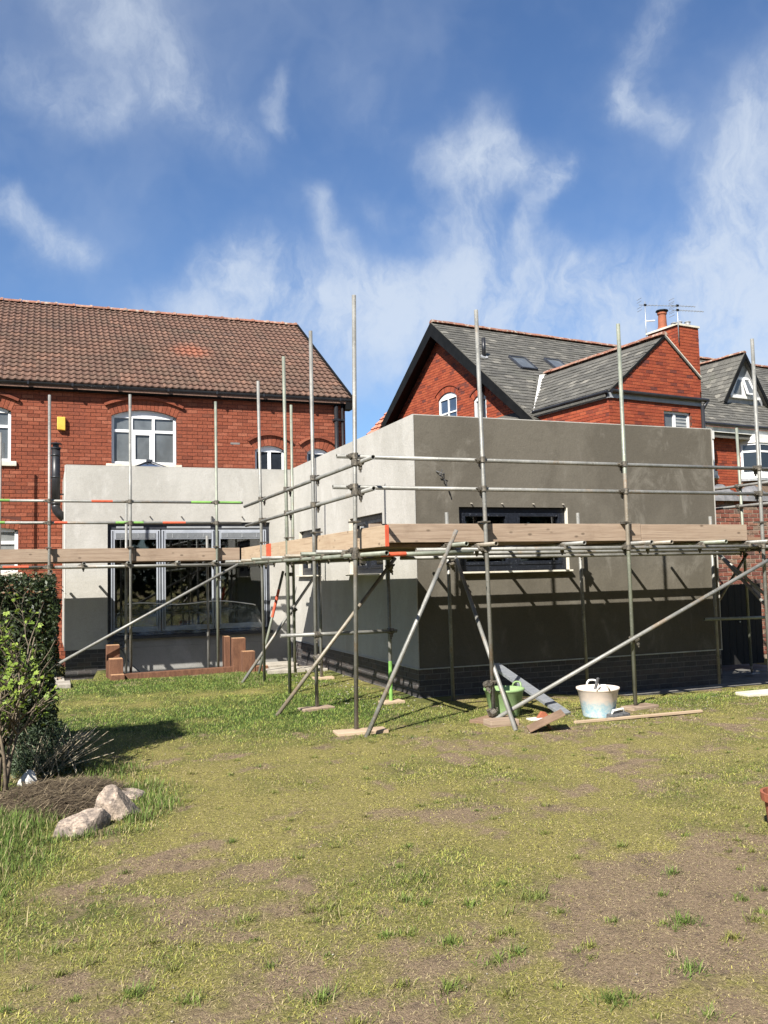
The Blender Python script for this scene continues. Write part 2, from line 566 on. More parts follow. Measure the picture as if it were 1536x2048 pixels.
def wood(name, c1, c2, c3, knots=True):
    m, nt, q, b, pos = new_mat(name)
    oi = nt.nodes.new('ShaderNodeObjectInfo')
    cb = nt.nodes.new('ShaderNodeCombineXYZ')
    nt.links.new(q.math('MULTIPLY', oi.outputs['Random'], 30.0), cb.inputs[0])
    nt.links.new(q.math('MULTIPLY', oi.outputs['Random'], 17.0), cb.inputs[2])
    v = q.vmath('ADD', pos, cb.outputs[0]).outputs[0]
    mp = nt.nodes.new('ShaderNodeMapping')
    mp.inputs['Scale'].default_value = (.8, .8, 14)
    nt.links.new(v, mp.inputs['Vector'])
    gr = q.noise(mp.outputs[0], 2.4, 6, .65, .8).outputs['Fac']
    c = q.mix(q.rng(gr, .3, .7), c1, c2)
    mp2 = nt.nodes.new('ShaderNodeMapping')
    mp2.inputs['Scale'].default_value = (.7, .7, 26)
    nt.links.new(v, mp2.inputs['Vector'])
    c = q.mix(q.rng(q.noise(mp2.outputs[0], 2.0, 3, .6).outputs['Fac'], .55, .7, 0, .75), c, c3)
    c = q.mix(q.rng(q.noise(v, 1.7, 5, .7).outputs['Fac'], .5, .75, 0, .55), c, c3)
    if knots:
        mp3 = nt.nodes.new('ShaderNodeMapping')
        mp3.inputs['Scale'].default_value = (4.2, 4.2, 8.5)
        nt.links.new(v, mp3.inputs['Vector'])
        vo = nt.nodes.new('ShaderNodeTexVoronoi')
        vo.inputs['Scale'].default_value = 1.0
        nt.links.new(mp3.outputs[0], vo.inputs['Vector'])
        kd = q.math('ADD', vo.outputs['Distance'], q.math('MULTIPLY', gr, .05))
        c = q.mix(q.rng(kd, .08, .20, .75, 0), c, tuple(x * .5 for x in c3))
    setc(nt, b, c)
    b.inputs['Roughness'].default_value = .8
    b.inputs['Specular IOR Level'].default_value = .25
    add_bump(nt, q, b, gr, .25, .003)


wood('timber_board', (.304, .232, .171), (.236, .171, .122), (.144, .099, .068))
wood('timber_pale', (.404, .309, .213), (.348, .253, .168), (.242, .168, .110))


def build_special():
    # lime-washed tub: pink-white above, blue splashes below
    m, nt, q, b, pos = new_mat('tub_splashed')
    sp = nt.nodes.new('ShaderNodeSeparateXYZ')
    nt.links.new(pos, sp.inputs[0])
    h = q.math('ADD', sp.outputs['Z'], q.math('MULTIPLY', q.noise(pos, 14, 4, .7).outputs['Fac'], .16))
    f = q.rng(h, .225, .30)
    blue = q.mix(q.rng(q.noise(pos, 24, 4, .7).outputs['Fac'], .35, .65), (.25, .40, .47), (.46, .50, .48))
    top = q.mix(q.rng(q.noise(pos, 12, 4, .7).outputs['Fac'], .35, .65), (.66, .56, .48), (.58, .50, .44))
    setc(nt, b, q.mix(f, blue, top))
    b.inputs['Roughness'].default_value = .6
    # galvanised tube
    for nm, c1, c2, rustc in (('galvanised', (.23, .225, .205), (.15, .147, .133), (.21, .15, .095)), ('galvanised_green', (.225, .24, .185), (.16, .17, .135), (.23, .20, .13)),
                              ('galvanised_rusty', (.25, .22, .175), (.18, .15, .11), (.26, .15, .08))):
        m, nt, q, b, pos = new_mat(nm)
        oi = nt.nodes.new('ShaderNodeObjectInfo')
        off = q.vmath('ADD', pos, None)
        cb = nt.nodes.new('ShaderNodeCombineXYZ')
        nt.links.new(q.math('MULTIPLY', oi.outputs['Random'], 40.0), cb.inputs[0])
        nt.links.new(cb.outputs[0], off.inputs[1])
        v = off.outputs[0]
        c = q.mix(q.rng(q.noise(v, 3.2, 5, .6).outputs['Fac'], .35, .65), c1, c2)
        c = q.mix(q.rng(q.noise(v, 2.1, 6, .7).outputs['Fac'], .56, .68, 0, .75), c, rustc)
        c = q.mix(q.rng(q.noise(v, 38, 4, .7).outputs['Fac'], .52, .72, 0, .6), c, (.36, .35, .31))
        c = q.mix(q.rng(q.noise(v, 24, 3, .7).outputs['Fac'], .62, .74, 0, .7), c, (.07, .06, .05))
        setc(nt, b, c)
        b.inputs['Metallic'].default_value = .25
        b.inputs['Roughness'].default_value = .52
        add_bump(nt, q, b, q.noise(v, 90, 3, .6).outputs['Fac'], .25, .002)
    # render coats
    for nm, c1, c2, c3, pol in (('render_pale', (.378, .364, .332), (.330, .317, .286), (.412, .398, .368), .0), ('render_fresh', (.108, .097, .077), (.083, .074, .058), (.140, .128, .105), .0), ('render_grey', (.24, .235, .22), (.20, .195, .18), (.27, .265, .25), .0)):
        m, nt, q, b, pos = new_mat(nm)
        mp = nt.nodes.new('ShaderNodeMapping')
        mp.inputs['Scale'].default_value = (1, 1, .55)
        nt.links.new(pos, mp.inputs['Vector'])
        n1 = q.noise(mp.outputs[0], .9, 6, .62, .4).outputs['Fac']
        c = q.mix(q.rng(n1, .40, .60), c1, c2)
        c = q.mix(q.rng(q.noise(mp.outputs[0], 2.3, 5, .7, .6).outputs['Fac'], .52, .70, 0, .85), c, c3)
        sw = nt.nodes.new('ShaderNodeMapping')
        sw.inputs['Scale'].default_value = (1.6, 1.6, 3.6)
        sw.inputs['Rotation'].default_value = (.12, .18, 0)
        nt.links.new(pos, sw.inputs['Vector'])
        trow = q.noise(sw.outputs[0], 1.6, 5, .65, .8).outputs['Fac']
        c = q.mix(q.rng(trow, .54, .76, 0, .30), c, tuple(x * .78 for x in c2))
        k = q.rng(q.noise(pos, 55, 4, .7).outputs['Fac'], .25, .75, .86, 1.12, False)
        cc = nt.nodes.new('ShaderNodeCombineColor')
        for i in range(3):
            nt.links.new(k, cc.inputs[i])
        c = q.mix(1.0, c, cc.outputs[0], 'MULTIPLY')
        if nm == 'render_pale':
            c = q.mix(q.rng(q.noise(pos, 7, 4, .7).outputs['Fac'], .64, .72, 0, .55), c, (.22, .205, .17))
        setc(nt, b, c)
        b.inputs['Roughness'].default_value = .92
        b.inputs['Specular IOR Level'].default_value = .2
        hs = q.math('ADD', q.noise(pos, 9, 4, .6).outputs['Fac'], q.math('MULTIPLY', q.noise(pos, 70, 4, .7).outputs['Fac'], .35))
        add_bump(nt, q, b, q.math('ADD', hs, q.math('MULTIPLY', trow, .5)), .5, .010)
    # glass: fresnel reflection over a tinted clear pane
    for nm, tint, fac in (('clear_glass', (.55, .60, .60), .0), ('lantern_glass', (.06, .10, .14), .0), ('polythene', (.80, .83, .81), .16)):
        m = bpy.data.materials.new(nm)
        m.use_nodes = True
        nt = m.node_tree
        nt.nodes.clear()
        q = NT(nt)
        tr = nt.nodes.new('ShaderNodeBsdfTransparent')
        tr.inputs[0].default_value = (*tint, 1)
        gl = nt.nodes.new('ShaderNodeBsdfGlossy')
        gl.inputs['Roughness'].default_value = .02 if fac == 0 else .12
        fr = nt.nodes.new('ShaderNodeFresnel')
        fr.inputs[0].default_value = 2.4 if nm == 'lantern_glass' else (2.2 if nm == 'clear_glass' else 1.5)
        mx = nt.nodes.new('ShaderNodeMixShader')
        nt.links.new(fr.outputs[0], mx.inputs[0])
        nt.links.new(tr.outputs[0], mx.inputs[1])
        nt.links.new(gl.outputs[0], mx.inputs[2])
        last = mx.outputs[0]
        if fac:
            geo = nt.nodes.new('ShaderNodeNewGeometry')
            df = nt.nodes.new('ShaderNodeBsdfDiffuse')
            df.inputs[0].default_value = (.42, .47, .45, 1)
            mx2 = nt.nodes.new('ShaderNodeMixShader')
            nt.links.new(q.rng(q.noise(geo.outputs['Position'], 6, 5, .7, 1.0).outputs['Fac'],   .42, .75, .03, .36), mx2.inputs[0])
            nt.links.new(last, mx2.inputs[1])
            nt.links.new(df.outputs[0], mx2.inputs[2])
            last = mx2.outputs[0]
        o = nt.nodes.new('ShaderNodeOutputMaterial')
        nt.links.new(last, o.inputs['Surface'])
        MATS[nm] = m
    # panes with blinds or nets close behind them
    for nm, c in (('pane_grey', (.115, .125, .13)), ('pane_dark', (.02, .024, .03)), ('pane_net', (.22, .225, .22)), ('pane_blue', (.05, .075, .12))):
        m, nt, q, b, pos = new_mat(nm)
        setc(nt, b, q.mix(q.rng(q.noise(pos, 2.2, 3, .6).outputs['Fac'], .35, .65), c, tuple(x * .72 for x in c)))
        b.inputs['Roughness'].default_value = .06
        b.inputs['Specular IOR Level'].default_value = .6
    # leaves
    for nm, c1, c2, tr in (('leaf_acer', (.29, .37, .06), (.15, .23, .035), .35), ('leaf_hedge', (.016, .028, .009), (.036, .050, .015), .1), ('leaf_hedge_tip', (.10, .085, .03), (.12, .06, .03), .2),
                           ('leaf_grey', (.085, .115, .065), (.05, .075, .04), .15), ('leaf_variegated', (.20, .23, .08), (.40, .40, .24), .2)):
        m, nt, q, b, pos = new_mat(nm)
        at = q.n('ShaderNodeAttribute', attribute_name='tone')
        c = q.mix(at.outputs['Fac'], c1, c2)
        setc(nt, b, c)
        b.inputs['Roughness'].default_value = .5
        b.inputs['Specular IOR Level'].default_value = .35
        tl = nt.nodes.new('ShaderNodeBsdfTranslucent')
        nt.links.new(c, tl.inputs[0])
        mx = nt.nodes.new('ShaderNodeMixShader')
        mx.inputs[0].default_value = tr
        nt.links.new(b.outputs[0], mx.inputs[1])
        nt.links.new(tl.outputs[0], mx.inputs[2])
        out = [n for n in nt.nodes if n.type == 'OUTPUT_MATERIAL'][0]
        nt.links.new(mx.outputs[0], out.inputs['Surface'])
    # grass blades
    m, nt, q, b, pos = new_mat('grass_blade')
    at = q.n('ShaderNodeAttribute', attribute_name='col')
    setc(nt, b, at.outputs['Color'])
    b.inputs['Roughness'].default_value = .65
    b.inputs['Specular IOR Level'].default_value = .25
    tl = nt.nodes.new('ShaderNodeBsdfTranslucent')
    nt.links.new(at.outputs['Color'], tl.inputs[0])
    mx = nt.nodes.new('ShaderNodeMixShader')
    mx.inputs[0].default_value = .25
    nt.links.new(b.outputs[0], mx.inputs[1])
    nt.links.new(tl.outputs[0], mx.inputs[2])
    out = [n for n in nt.nodes if n.type == 'OUTPUT_MATERIAL'][0]
    nt.links.new(mx.outputs[0], out.inputs['Surface'])
    # soil under the lawn
    m, nt, q, b, pos = new_mat('lawn_soil')
    bare = q.n('ShaderNodeAttribute', attribute_name='bare').outputs['Fac']
    lush = q.n('ShaderNodeAttribute', attribute_name='lush').outputs['Fac']
    nA = q.noise(pos, 9, 6, .7).outputs['Fac']
    nB = q.noise(pos, 42, 5, .75).outputs['Fac']
    nC = q.noise(pos, 150, 3, .7).outputs['Fac']
    dirt = q.mix(q.rng(nB, .3, .7), (.327, .241, .155), (.192, .136, .084))
    dirt = q.mix(q.rng(q.noise(pos, 21, 5, .7).outputs['Fac'], .55, .75, 0, .7), dirt, (.31, .24, .165))
    turf = q.mix(q.rng(nB, .3, .7), (.338, .290, .101), (.166, .149, .046))
    turf = q.mix(lush, turf, q.mix(q.rng(nB, .3, .7), (.085, .115, .028), (.04, .058, .015)))
    fb = q.rng(q.math('ADD', bare, q.math('MULTIPLY', q.math('SUBTRACT', nA, .5), .9)), .28, .72)
    dirt = q.mix(q.rng(q.noise(pos, 75, 4, .75).outputs['Fac'], .55, .70, 0, .7), dirt, (.085, .062, .042))
    dirt = q.mix(q.rng(q.noise(pos, 4.5, 5, .7).outputs['Fac'], .52, .68, 0, .65), dirt, (.115, .085, .062))
    c = q.mix(fb, turf, dirt)
    k = q.rng(nC, .25, .75, .5, 1.5, False)
    cc = nt.nodes.new('ShaderNodeCombineColor')
    for i in range(3):
        nt.links.new(k, cc.inputs[i])
    c = q.mix(1.0, c, cc.outputs[0], 'MULTIPLY')
    setc(nt, b, c)
    b.inputs['Roughness'].default_value = .95
    b.inputs['Specular IOR Level'].default_value = .15
    add_bump(nt, q, b, q.math('ADD', nB, q.math('MULTIPLY', nC, .6)), 1.0, .03)


build_special()

# ------------------------------------------------------------------ ground
def hsh(ix, iy, s):
    v = np.sin(ix * 127.1 + iy * 311.7 + s * 74.7) * 43758.5453
    return v - np.floor(v)


def vnoise(x, y, s=0):
    x0, y0 = np.floor(x), np.floor(y)
    fx, fy = x - x0, y - y0
    fx, fy = fx * fx * (3 - 2 * fx), fy * fy * (3 - 2 * fy)
    a, b, c, d = hsh(x0, y0, s), hsh(x0 + 1, y0, s), hsh(x0, y0 + 1, s), hsh(x0 + 1, y0 + 1, s)
    return (a * (1 - fx) + b * fx) * (1 - fy) + (c * (1 - fx) + d * fx) * fy


def fbm(x, y, s=0, o=4):
    t, a, n = 0, .5, 0
    for i in range(o):
        t = t + a * vnoise(x * 2 ** i + 3.1 * i, y * 2 ** i + 1.7 * i, s + i)
        n += a
        a *= .55
    return t / n


def sst(x, a, b):
    t = np.clip((x - a) / (b - a), 0, 1)
    return t * t * (3 - 2 * t)


RX0, RX1, RY0, RY1 = 1.12, 4.75, 15.92, 17.4        # sunken strip before the glazed doors


def gz(x, y):
    x, y = np.asarray(x, float), np.asarray(y, float)
    z = .05 * (fbm(x * .6, y * .6, 3) - .5) * sst(np.hypot(x, y), 2, 5)
    z = z - .15 * sst(x, 5.2, 8.6) * sst(y, 9.2, 10.6) - .16 * sst(y, 15.9, 16.6) * (x < .9)
    z = np.where((x > RX0) & (x < RX1) & (y > RY0) & (y < 18), -.30, z)
    return z


def blob(x, y, cx, cy, rx, ry):
    return np.exp(-(((x - cx) / rx) ** 2 + ((y - cy) / ry) ** 2))


def lawn(x, y):
    n1 = fbm(x * 1.3, y * 1.3, 11)
    n2 = fbm(x * 3.1, y * 3.1, 23)
    bare = .36 + (n1 - .5) * .55 + (n2 - .5) * 1.45 + (fbm(x * 7.5, y * 7.5, 77) - .5) * 1.1 + .10 * sst(5.2 - y, 0, 1.6)
    for cx, cy, rx, ry, w in ((2.95, 3.95, .80, .50, .95), (3.25, 3.45, .65, .45, .7), (3.8, 4.3, .5, .3, .5), (1.35, 3.55, .7, .45, .30), (.25, 4.1, .6, .5, .15), (4.0, 8.0, .8, .3, .35),
                              (2.0, 6.05, .7, .25, .28), (4.4, 5.95, .9, .5, .3), (.5, 5.6, .35, .3, .22), (.9, 4.8, .5, .3, .12), (5.5, 7.2, 1.0, .4, .3), (4.6, 8.35, .5, .2, .3), (1.9, 4.4, .5, .3, .2)):
        bare = bare + .62 * w * blob(x, y, cx, cy, rx, ry)
    for cx, cy, rx, ry, w in ((2.25, 4.4, .5, .5, .4), (3.9, 5.15, 1.0, .35, .35), (-.2, 6.0, .45, .9, .7), (3.0, 10.9, 1.6, 1.6, .6), (1.2, 10.6, 1.2, .9, .35), (2.4, 13.9, 2.5, 1.6, .6), (2.4, 7.4, 1.2, .5, .2), (7.5, 9.5, 2.2, .5, .45)):
        bare = bare - w * blob(x, y, cx, cy, rx, ry)
    lush = .20 + (fbm(x * 1.7 + 9, y * 1.7, 31) - .5) * 1.15 + (n2 - .5) * .75 + .36 * sst(y, 7.0, 10.5) * sst(5.5 - x, 0, 2)
    for cx, cy, rx, ry, w in ((3.2, 11.2, 1.5, 1.3, .75), (2.4, 14.6, 2.2, .9, .8), (1.0, 11.0, 1.3, .6, .45), (-.3, 6.1, .45, 1.0, .8), (7.0, 9.35, 3.0, .45, .6), (-.3, 9.5, .8, 2.5, .5), (.7, 7.1, .5, .5, .6), (2.2, 4.3, .4, .5, .15)):
        lush = lush + w * blob(x, y, cx, cy, rx, ry)
    lush = lush - .30 * blob(x, y, 1.7, 12.9, 1.4, .6)
    bare = bare - .10
    return np.clip(bare, 0, 1), np.clip(lush, 0, 1)


def build_ground():
    xs = np.concatenate([[-600, -200, -60, -20, -8], np.arange(-4, 14.01, .085), [18, 30, 60, 200, 600]])
    ys = np.concatenate([[-600, -200, -60, -20, -6, -2, 0], np.arange(1.5, 18.6, .085), [22, 30, 60, 200, 600]])
    X, Y = np.meshgrid(xs, ys)
    Z = gz(X, Y) + .012 * (fbm(X * 9, Y * 9, 5) - .5) * ((X > -5) & (X < 15) & (Y > 0) & (Y < 19))
    nx, ny = len(xs), len(ys)
    me = bpy.data.meshes.new('ground')
    idx = np.arange(nx * ny).reshape(ny, nx)
    F = np.stack([idx[:-1, :-1], idx[:-1, 1:], idx[1:, 1:], idx[1:, :-1]], -1).reshape(-1, 4)
    me.from_pydata(np.stack([X, Y, Z], -1).reshape(-1, 3).tolist(), [], F.tolist())
    b, l = lawn(X.ravel(), Y.ravel())
    me.attributes.new('bare', 'FLOAT', 'POINT').data.foreach_set('value', b)
    me.attributes.new('lush', 'FLOAT', 'POINT').data.foreach_set('value', l)
    me.polygons.foreach_set('use_smooth', [True] * len(me.polygons))
    me.materials.append(MATS['lawn_soil'])
    o = bpy.data.objects.new('ground', me)
    COL.objects.link(o)
    tag(o, kind='structure')


build_ground()


def struct(name, mb, mat, **kw):
    o = mb.build(name, mat, None, **kw)
    return tag(o, kind='structure')


struct('patio', MB().box(RX0 + .02, RX1 - .03, RY0 + .05, 17.4, -.5, -.19), 'concrete')
struct('path', MB().box(6.6, 12.2, 10.60, 10.94, -.4, -.135).box(9.9, 12.4, 10.94, 13.5, -.4, -.14), 'concrete')


# ------------------------------------------------------------------ masonry helpers
def full_brick(name, w, d0, d1, h, mat):
    m = MB().box(-w / 2, w / 2, d0, d1, -h / 2, h / 2)
    return m.mesh(name, mat)


def lay_bricks(parent, F, z0, z1, ivs, course, blen, mat, nind=300, joint=.011, proud=.007, name='brick', ends=None):
    allb = []
    r = 0
    z = z0
    while z < z1 - .02:
        za, zb = z, min(z + course - joint, z1)
        for a, b in ivs(za, zb):
            k = math.floor(a / blen) - 1
            off = (r % 2) * .5 * blen
            c = k * blen + off
            while c < b:
                lo, hi = max(a, c), min(b, c + blen - joint)
                if hi - lo > .035:
                    allb.append((lo, hi, za, zb))
                c += blen
        z += course
        r += 1
    ind = []
    for i, (a0, a1, za, zb) in enumerate(allb):
        if a1 - a0 > blen * .9 and zb - za > course * .8:
            P = F.p((a0 + a1) / 2, proud + .01, (za + zb) / 2)
            if visible(P):
                ind.append(((P - CAM).length, i))
    ind = set(i for _, i in sorted(ind)[:nind])
    sh = full_brick(name, blen - joint, -.04, 0, course - joint, mat)
    rest = MB()
    for i, (a0, a1, za, zb) in enumerate(allb):
        pr = proud + random.uniform(-.003, .003)
        if i in ind:
            M = F.M @ Matrix.Translation(((a0 + a1) / 2, pr, (za + zb) / 2)) @ Matrix.Rotation(random.uniform(-.004, .004), 4, 'Y')
            piece(name, sh, parent, M)
        else:
            rest.fbox(F, a0, a1, -.04, pr, za, zb, random.random())
    if rest.v:
        o = rest.build(name + 's', mat, parent)
        tag(o, kind='stuff')


def arch_geo(half, zs, rise):
    Rr = (half * half + rise * rise) / (2 * rise)
    return Rr, zs + rise - Rr


def sub_iv(ivs, lo, hi):
    out = []
    for a, b in ivs:
        if hi <= a or lo >= b:
            out.append((a, b))
        else:
            if lo > a:
                out.append((a, lo))
            if hi < b:
                out.append((hi, b))
    return out


def open_ex(w, za, zb, thick=.24):
    ac, half, zb0, zs, rise = w
    if zb <= zb0:
        return None
    if rise <= 0:
        return (ac - half, ac + half) if za < zs else None
    Rr, zc = arch_geo(half, zs, rise)
    Ro = Rr + thick
    zi = zs + (thick * .9) * (Rr - rise) / Rr
    if zb < zs:
        return (ac - half, ac + half)
    if za > zc + Ro:
        return None
    hw = min(math.sqrt(max(0, Ro * Ro - (za - zc) ** 2)), half * Ro / Rr)
    if za < zi:
        hw = half + (max(za, zs) - zs) / max(zi - zs, .01) * half * (thick / Rr)
    return (ac - hw, ac + hw)


def brick_arch(parent, F, w, mat, hoodmat=None, thick=.24, hood=True, ph=.075):
    ac, half, zb0, zs, rise = w
    Rr, zc = arch_geo(half, zs, rise)
    th = math.asin(half / Rr)
    n = max(7, int(2 * th * Rr / .083))
    mb = MB()
    for i in range(n):
        t0 = -th + 2 * th * i / n + .004 / Rr
        t1 = -th + 2 * th * (i + 1) / n - .004 / Rr
        P = []
        for d in (-.04, .012):
            for t, rr in ((t0, Rr), (t1, Rr), (t1, Rr + thick), (t0, Rr + thick)):
                P.append(F.p(ac + rr * math.sin(t), d, zc + rr * math.cos(t)))
        mb.hexa(P, random.random())
    mb.build('arch', mat, parent)
    if hood:
        mb = MB()
        m = 14
        th2 = th * 1.06
        for i in range(m):
            t0, t1 = -th2 + 2 * th2 * i / m, -th2 + 2 * th2 * (i + 1) / m
            P = []
            for d in (-.02, ph):
                for t, rr in ((t0, Rr + thick + .004), (t1, Rr + thick + .004), (t1, Rr + thick + .062), (t0, Rr + thick + .062)):
                    P.append(F.p(ac + rr * math.sin(t), d, zc + rr * math.cos(t)))
            mb.hexa(P, .3 + .01 * i)
        mb.build('hood_mould', hoodmat or mat, parent)


def window(parent, F, w, mat, panes, bars_v=(), bars_h=(), fw=.055, inset=.07, sill=None, depth=.06, label=None, name='window', bw=.05):
    """w = (centre, half width, bottom, springing, rise); panes = [(a0,a1,z0,z1,material)]"""
    ac, half, zb0, zs, rise = w
    f = MB()
    a0, a1 = ac - half, ac + half
    d0, d1 = -inset - depth, -inset
    f.fbox(F, a0, a0 + fw, d0, d1, zb0, zs)
    f.fbox(F, a1 - fw, a1, d0, d1, zb0, zs)
    f.fbox(F, a0 + fw, a1 - fw, d0, d1, zb0, zb0 + fw)
    if rise > 0:
        Rr, zc = arch_geo(half, zs, rise)
        poly = [F.p(a0 + fw, d1, zs - fw * .6), F.p(a1 - fw, d1, zs - fw * .6), F.p(a1, d1, zs)]
        th = math.asin(half / Rr)
        for i in range(1, 12):
            t = th - 2 * th * i / 12
            poly.append(F.p(ac + Rr * math.sin(t), d1, zc + Rr * math.cos(t)))
        poly.append(F.p(a0, d1, zs))
        f.prism(poly, -F.n * depth)
    else:
        f.fbox(F, a0 + fw, a1 - fw, d0, d1, zs - fw, zs)
    for a, z0, z1 in bars_v:
        f.fbox(F, a - bw / 2, a + bw / 2, d0 - .002, d1 - .003, z0, z1)
    for z, b0, b1 in bars_h:
        f.fbox(F, b0, b1, d0 - .004, d1 - .006, z - bw / 2, z + bw / 2)
    o = f.build(name, mat, parent)
    if label:
        o['label'] = label
    for b0, b1, z0, z1, pmx in panes:
        MB().fbox(F, b0, b1, d0 + .012, d0 + .024, z0, z1).build('pane', pmx, o)
    if sill:
        s0, s1, sz0, sz1, smat = sill
        MB().fbox(F, s0, s1, -.1, .06, sz0, sz1).build('sill', smat, o, bevel=.008)
    return o


# ------------------------------------------------------------------ brick house on the left
def build_house():
    root = thing('brick_house', 'red brick house with brown tiled roof behind the pale grey extension', 'house', (3.0, 20.2, 0))
    XL, XR, YH = -6.0, 6.9, 20.2
    F = Fr((0, YH, 0), (1, 0, 0), (0, -1, 0))
    wall = MB()
    wins = [(2.093, .712, 4.28, 5.37, .145), (-1.40, .712, 4.28, 5.37, .145), (4.995, .362, 3.95, 4.69, .11), (6.18, .27, 3.95, 4.67, .10), (-1.10, .57, 1.9, 2.80, .06)]
    # mortar-coloured backing laid as strips round the openings
    zs = sorted(set([0 - .3, 6.0] + [w[2] for w in wins] + [w[3] + w[4] for w in wins]))
    for i in range(len(zs) - 1):
        za, zb = zs[i], zs[i + 1]
        iv = [(XL, XR)]
        for w in wins:
            if za < w[3] + w[4] - .001 and zb > w[2] + .001:
                iv = sub_iv(iv, w[0] - w[1], w[0] + w[1])
        for a, b in iv:
            wall.fbox(F, a, b, -.3, 0, za, zb)
    wall.box(XR - .3, XR, YH + .3, YH + 9.2, -.3, 6.0)
    wall.box(XL, XL + .3, YH + .3, YH + 9.2, -.3, 6.0)
    wall.box(XL, XR, YH + 9.2, YH + 9.5, -.3, 6.0)
    # gables
    wall.prism([(XR - .3, YH, 6.0), (XR - .3, YH + 9.5, 6.0), (XR - .3, 24.9, 9.05)], (.3, 0, 0))
    wall.prism([(XL, YH, 6.0), (XL, YH + 9.5, 6.0), (XL, 24.9, 9.05)], (.3, 0, 0))
    wo = wall.build('wall', 'mortar', root)

    def ivs(za, zb):
        iv = [(-2.6, XR)]
        for w in wins:
            e = open_ex(w, za, zb)
            if e:
                iv = sub_iv(iv, *e)
        return iv
    lay_bricks(wo, F, .02, 5.92, ivs, .083, .235, 'red_brick', 300)
    for w in wins[:4]:
        brick_arch(wo, F, w, 'red_brick')
    brick_arch(wo, F, wins[4], 'red_brick', hood=False, thick=.2)
    # upstairs three-light windows
    for k, w in enumerate(wins[:2]):
        ac = w[0]
        m1, m2 = ac - .276, ac + .207
        a0, a1 = ac - .712 + .055, ac + .712 - .055
        P = []
        for b0, b1, s in ((a0, m1 - .03, 0), (m1 + .03, m2 - .03, 1), (m2 + .03, a1, 2)):
            P.append((b0, b1, 5.07, 5.345, 'pane_grey'))
            i = .055 if s == 1 else 0
            P.append((b0 + i, b1 - i, 4.34 + i, 5.01 - i * .3, 'pane_grey'))
        win = window(root, F, w, 'white_upvc', P, [(m1, 4.33, 5.34), (m2, 4.33, 5.34)], [(5.04, a0, a1)], sill=(ac - .83, ac + .83, 4.17, 4.275, 'cream_stone'), fw=.06, bw=.062)
        MB().fbox(F, m1 + .03, m1 + .085, -.125, -.066, 4.34, 5.0).fbox(F, m2 - .085, m2 - .03, -.125, -.066, 4.34, 5.0).fbox(F, m1 + .085, m2 - .085, -.125, -.066, 4.34, 4.395).fbox(F, m1 + .085, m2 - .085, -.125, -.066, 4.955, 5.0).build('casement', 'white_upvc', win)
    w = wins[2]
    window(root, F, w, 'white_upvc', [(w[0] - .3, w[0] - .03, 4.0, 4.66, 'pane_dark'), (w[0] + .03, w[0] + .3, 4.0, 4.62, 'pane_dark')], [(w[0], 3.98, 4.66)], [], fw=.055, bw=.075)
    w = wins[3]
    window(root, F, w, 'white_upvc', [(w[0] - .22, w[0] + .22, 4.0, 4.63, 'pane_dark')], [], [], fw=.05)
    w = wins[4]
    window(root, F, w, 'white_upvc', [(w[0] - .5, w[0] - .02, 2.57, 2.75, 'pane_net'), (w[0] + .03, w[0] + .5, 2.57, 2.75, 'pane_net'), (w[0] - .5, w[0] - .02, 1.96, 2.50, 'pane_net'), (w[0] + .03, w[0] + .5, 1.96, 2.50, 'pane_net')],
           [(w[0], 1.96, 2.76)], [(2.535, w[0] - .52, w[0] + .52)], fw=.07, bw=.07, sill=(w[0] - .66, w[0] + .66, 1.80, 1.895, 'cream_stone'))
    # missing half bricks and an air brick: dark slots
    MB().fbox(F, 4.05, 4.27, -.03, .012, 4.80, 4.845).build('air_brick', 'mortar_dark', wo)
    # roof
    ye, ze, yr, zr = 20.0, 5.99, 24.85, 9.15
    roof = MB()
    roof.hexa([(XL - .1, ye, ze - .12), (7.0, ye, ze - .12), (7.0, yr, zr - .12), (XL - .1, yr, zr - .12), (XL - .1, ye, ze - .02), (7.0, ye, ze - .02), (7.0, yr, zr - .02), (XL - .1, yr, zr - .02)])
    roof.hexa([(XL - .1, 2 * yr - ye, ze - .12), (XL - .1, yr, zr - .12), (7.0, yr, zr - .12), (7.0, 2 * yr - ye, ze - .12), (XL - .1, 2 * yr - ye, ze), (XL - .1, yr, zr), (7.0, yr, zr), (7.0, 2 * yr - ye, ze)])
    ro = roof.build('roof', 'roof_tile', root)
    sl = math.hypot(yr - ye, zr - ze)
    sd = Vector((0, yr - ye, zr - ze)).normalized()
    nrm = Vector((0, -sd.z, sd.y))
    rows, tw = 22, .30
    g = sl / rows
    prof = []
    for i in range(13):
        s = i / 12
        x = s * tw
        ph = (s * 2) % 1.0 if s < 1 else 1.0
        h = .030 * max(0, math.sin(math.pi * min(1, ph / .62))) ** 1.2 if ph < .62 else 0.0
        prof.append((x, h))

    def tile_verts(tilt):
        P = []
        for t, lift in ((-.0, .034), (g * 1.06, .004)):
            for x, h in prof:
                P.append((x, t, h + lift))
        for x, h in prof:
            P.append((x, .0, h + lift * 0 - .002 + (.004 if h == 0 else 0)))
        n = len(prof)
        fs = [(i, i + 1, n + i + 1, n + i) for i in range(n - 1)] + [(2 * n + i, 2 * n + i + 1, i + 1, i) for i in range(n - 1)]
        return P, fs
    P, fs = tile_verts(0)
    tm = MB().add(P, fs)
    tme = tm.mesh('tile', 'roof_tile')
    for p_ in tme.polygons:
        p_.use_smooth = p_.index < len(prof) - 1
    tiles = []
    ncol = 29
    for r in range(rows):
        for c in range(ncol):
            x = 7.0 - (c + 1) * tw + (.0)
            o = Vector((x, ye, ze)) + sd * (r * g)
            tiles.append((o, r, c))
    tiles_vis = sorted([((t[0] - CAM).length, i) for i, t in enumerate(tiles) if visible(t[0] + nrm * .05 + Vector((.15, 0, .1)), m=0)])[:300]
    ind = set(i for _, i in tiles_vis)
    rest = MB()
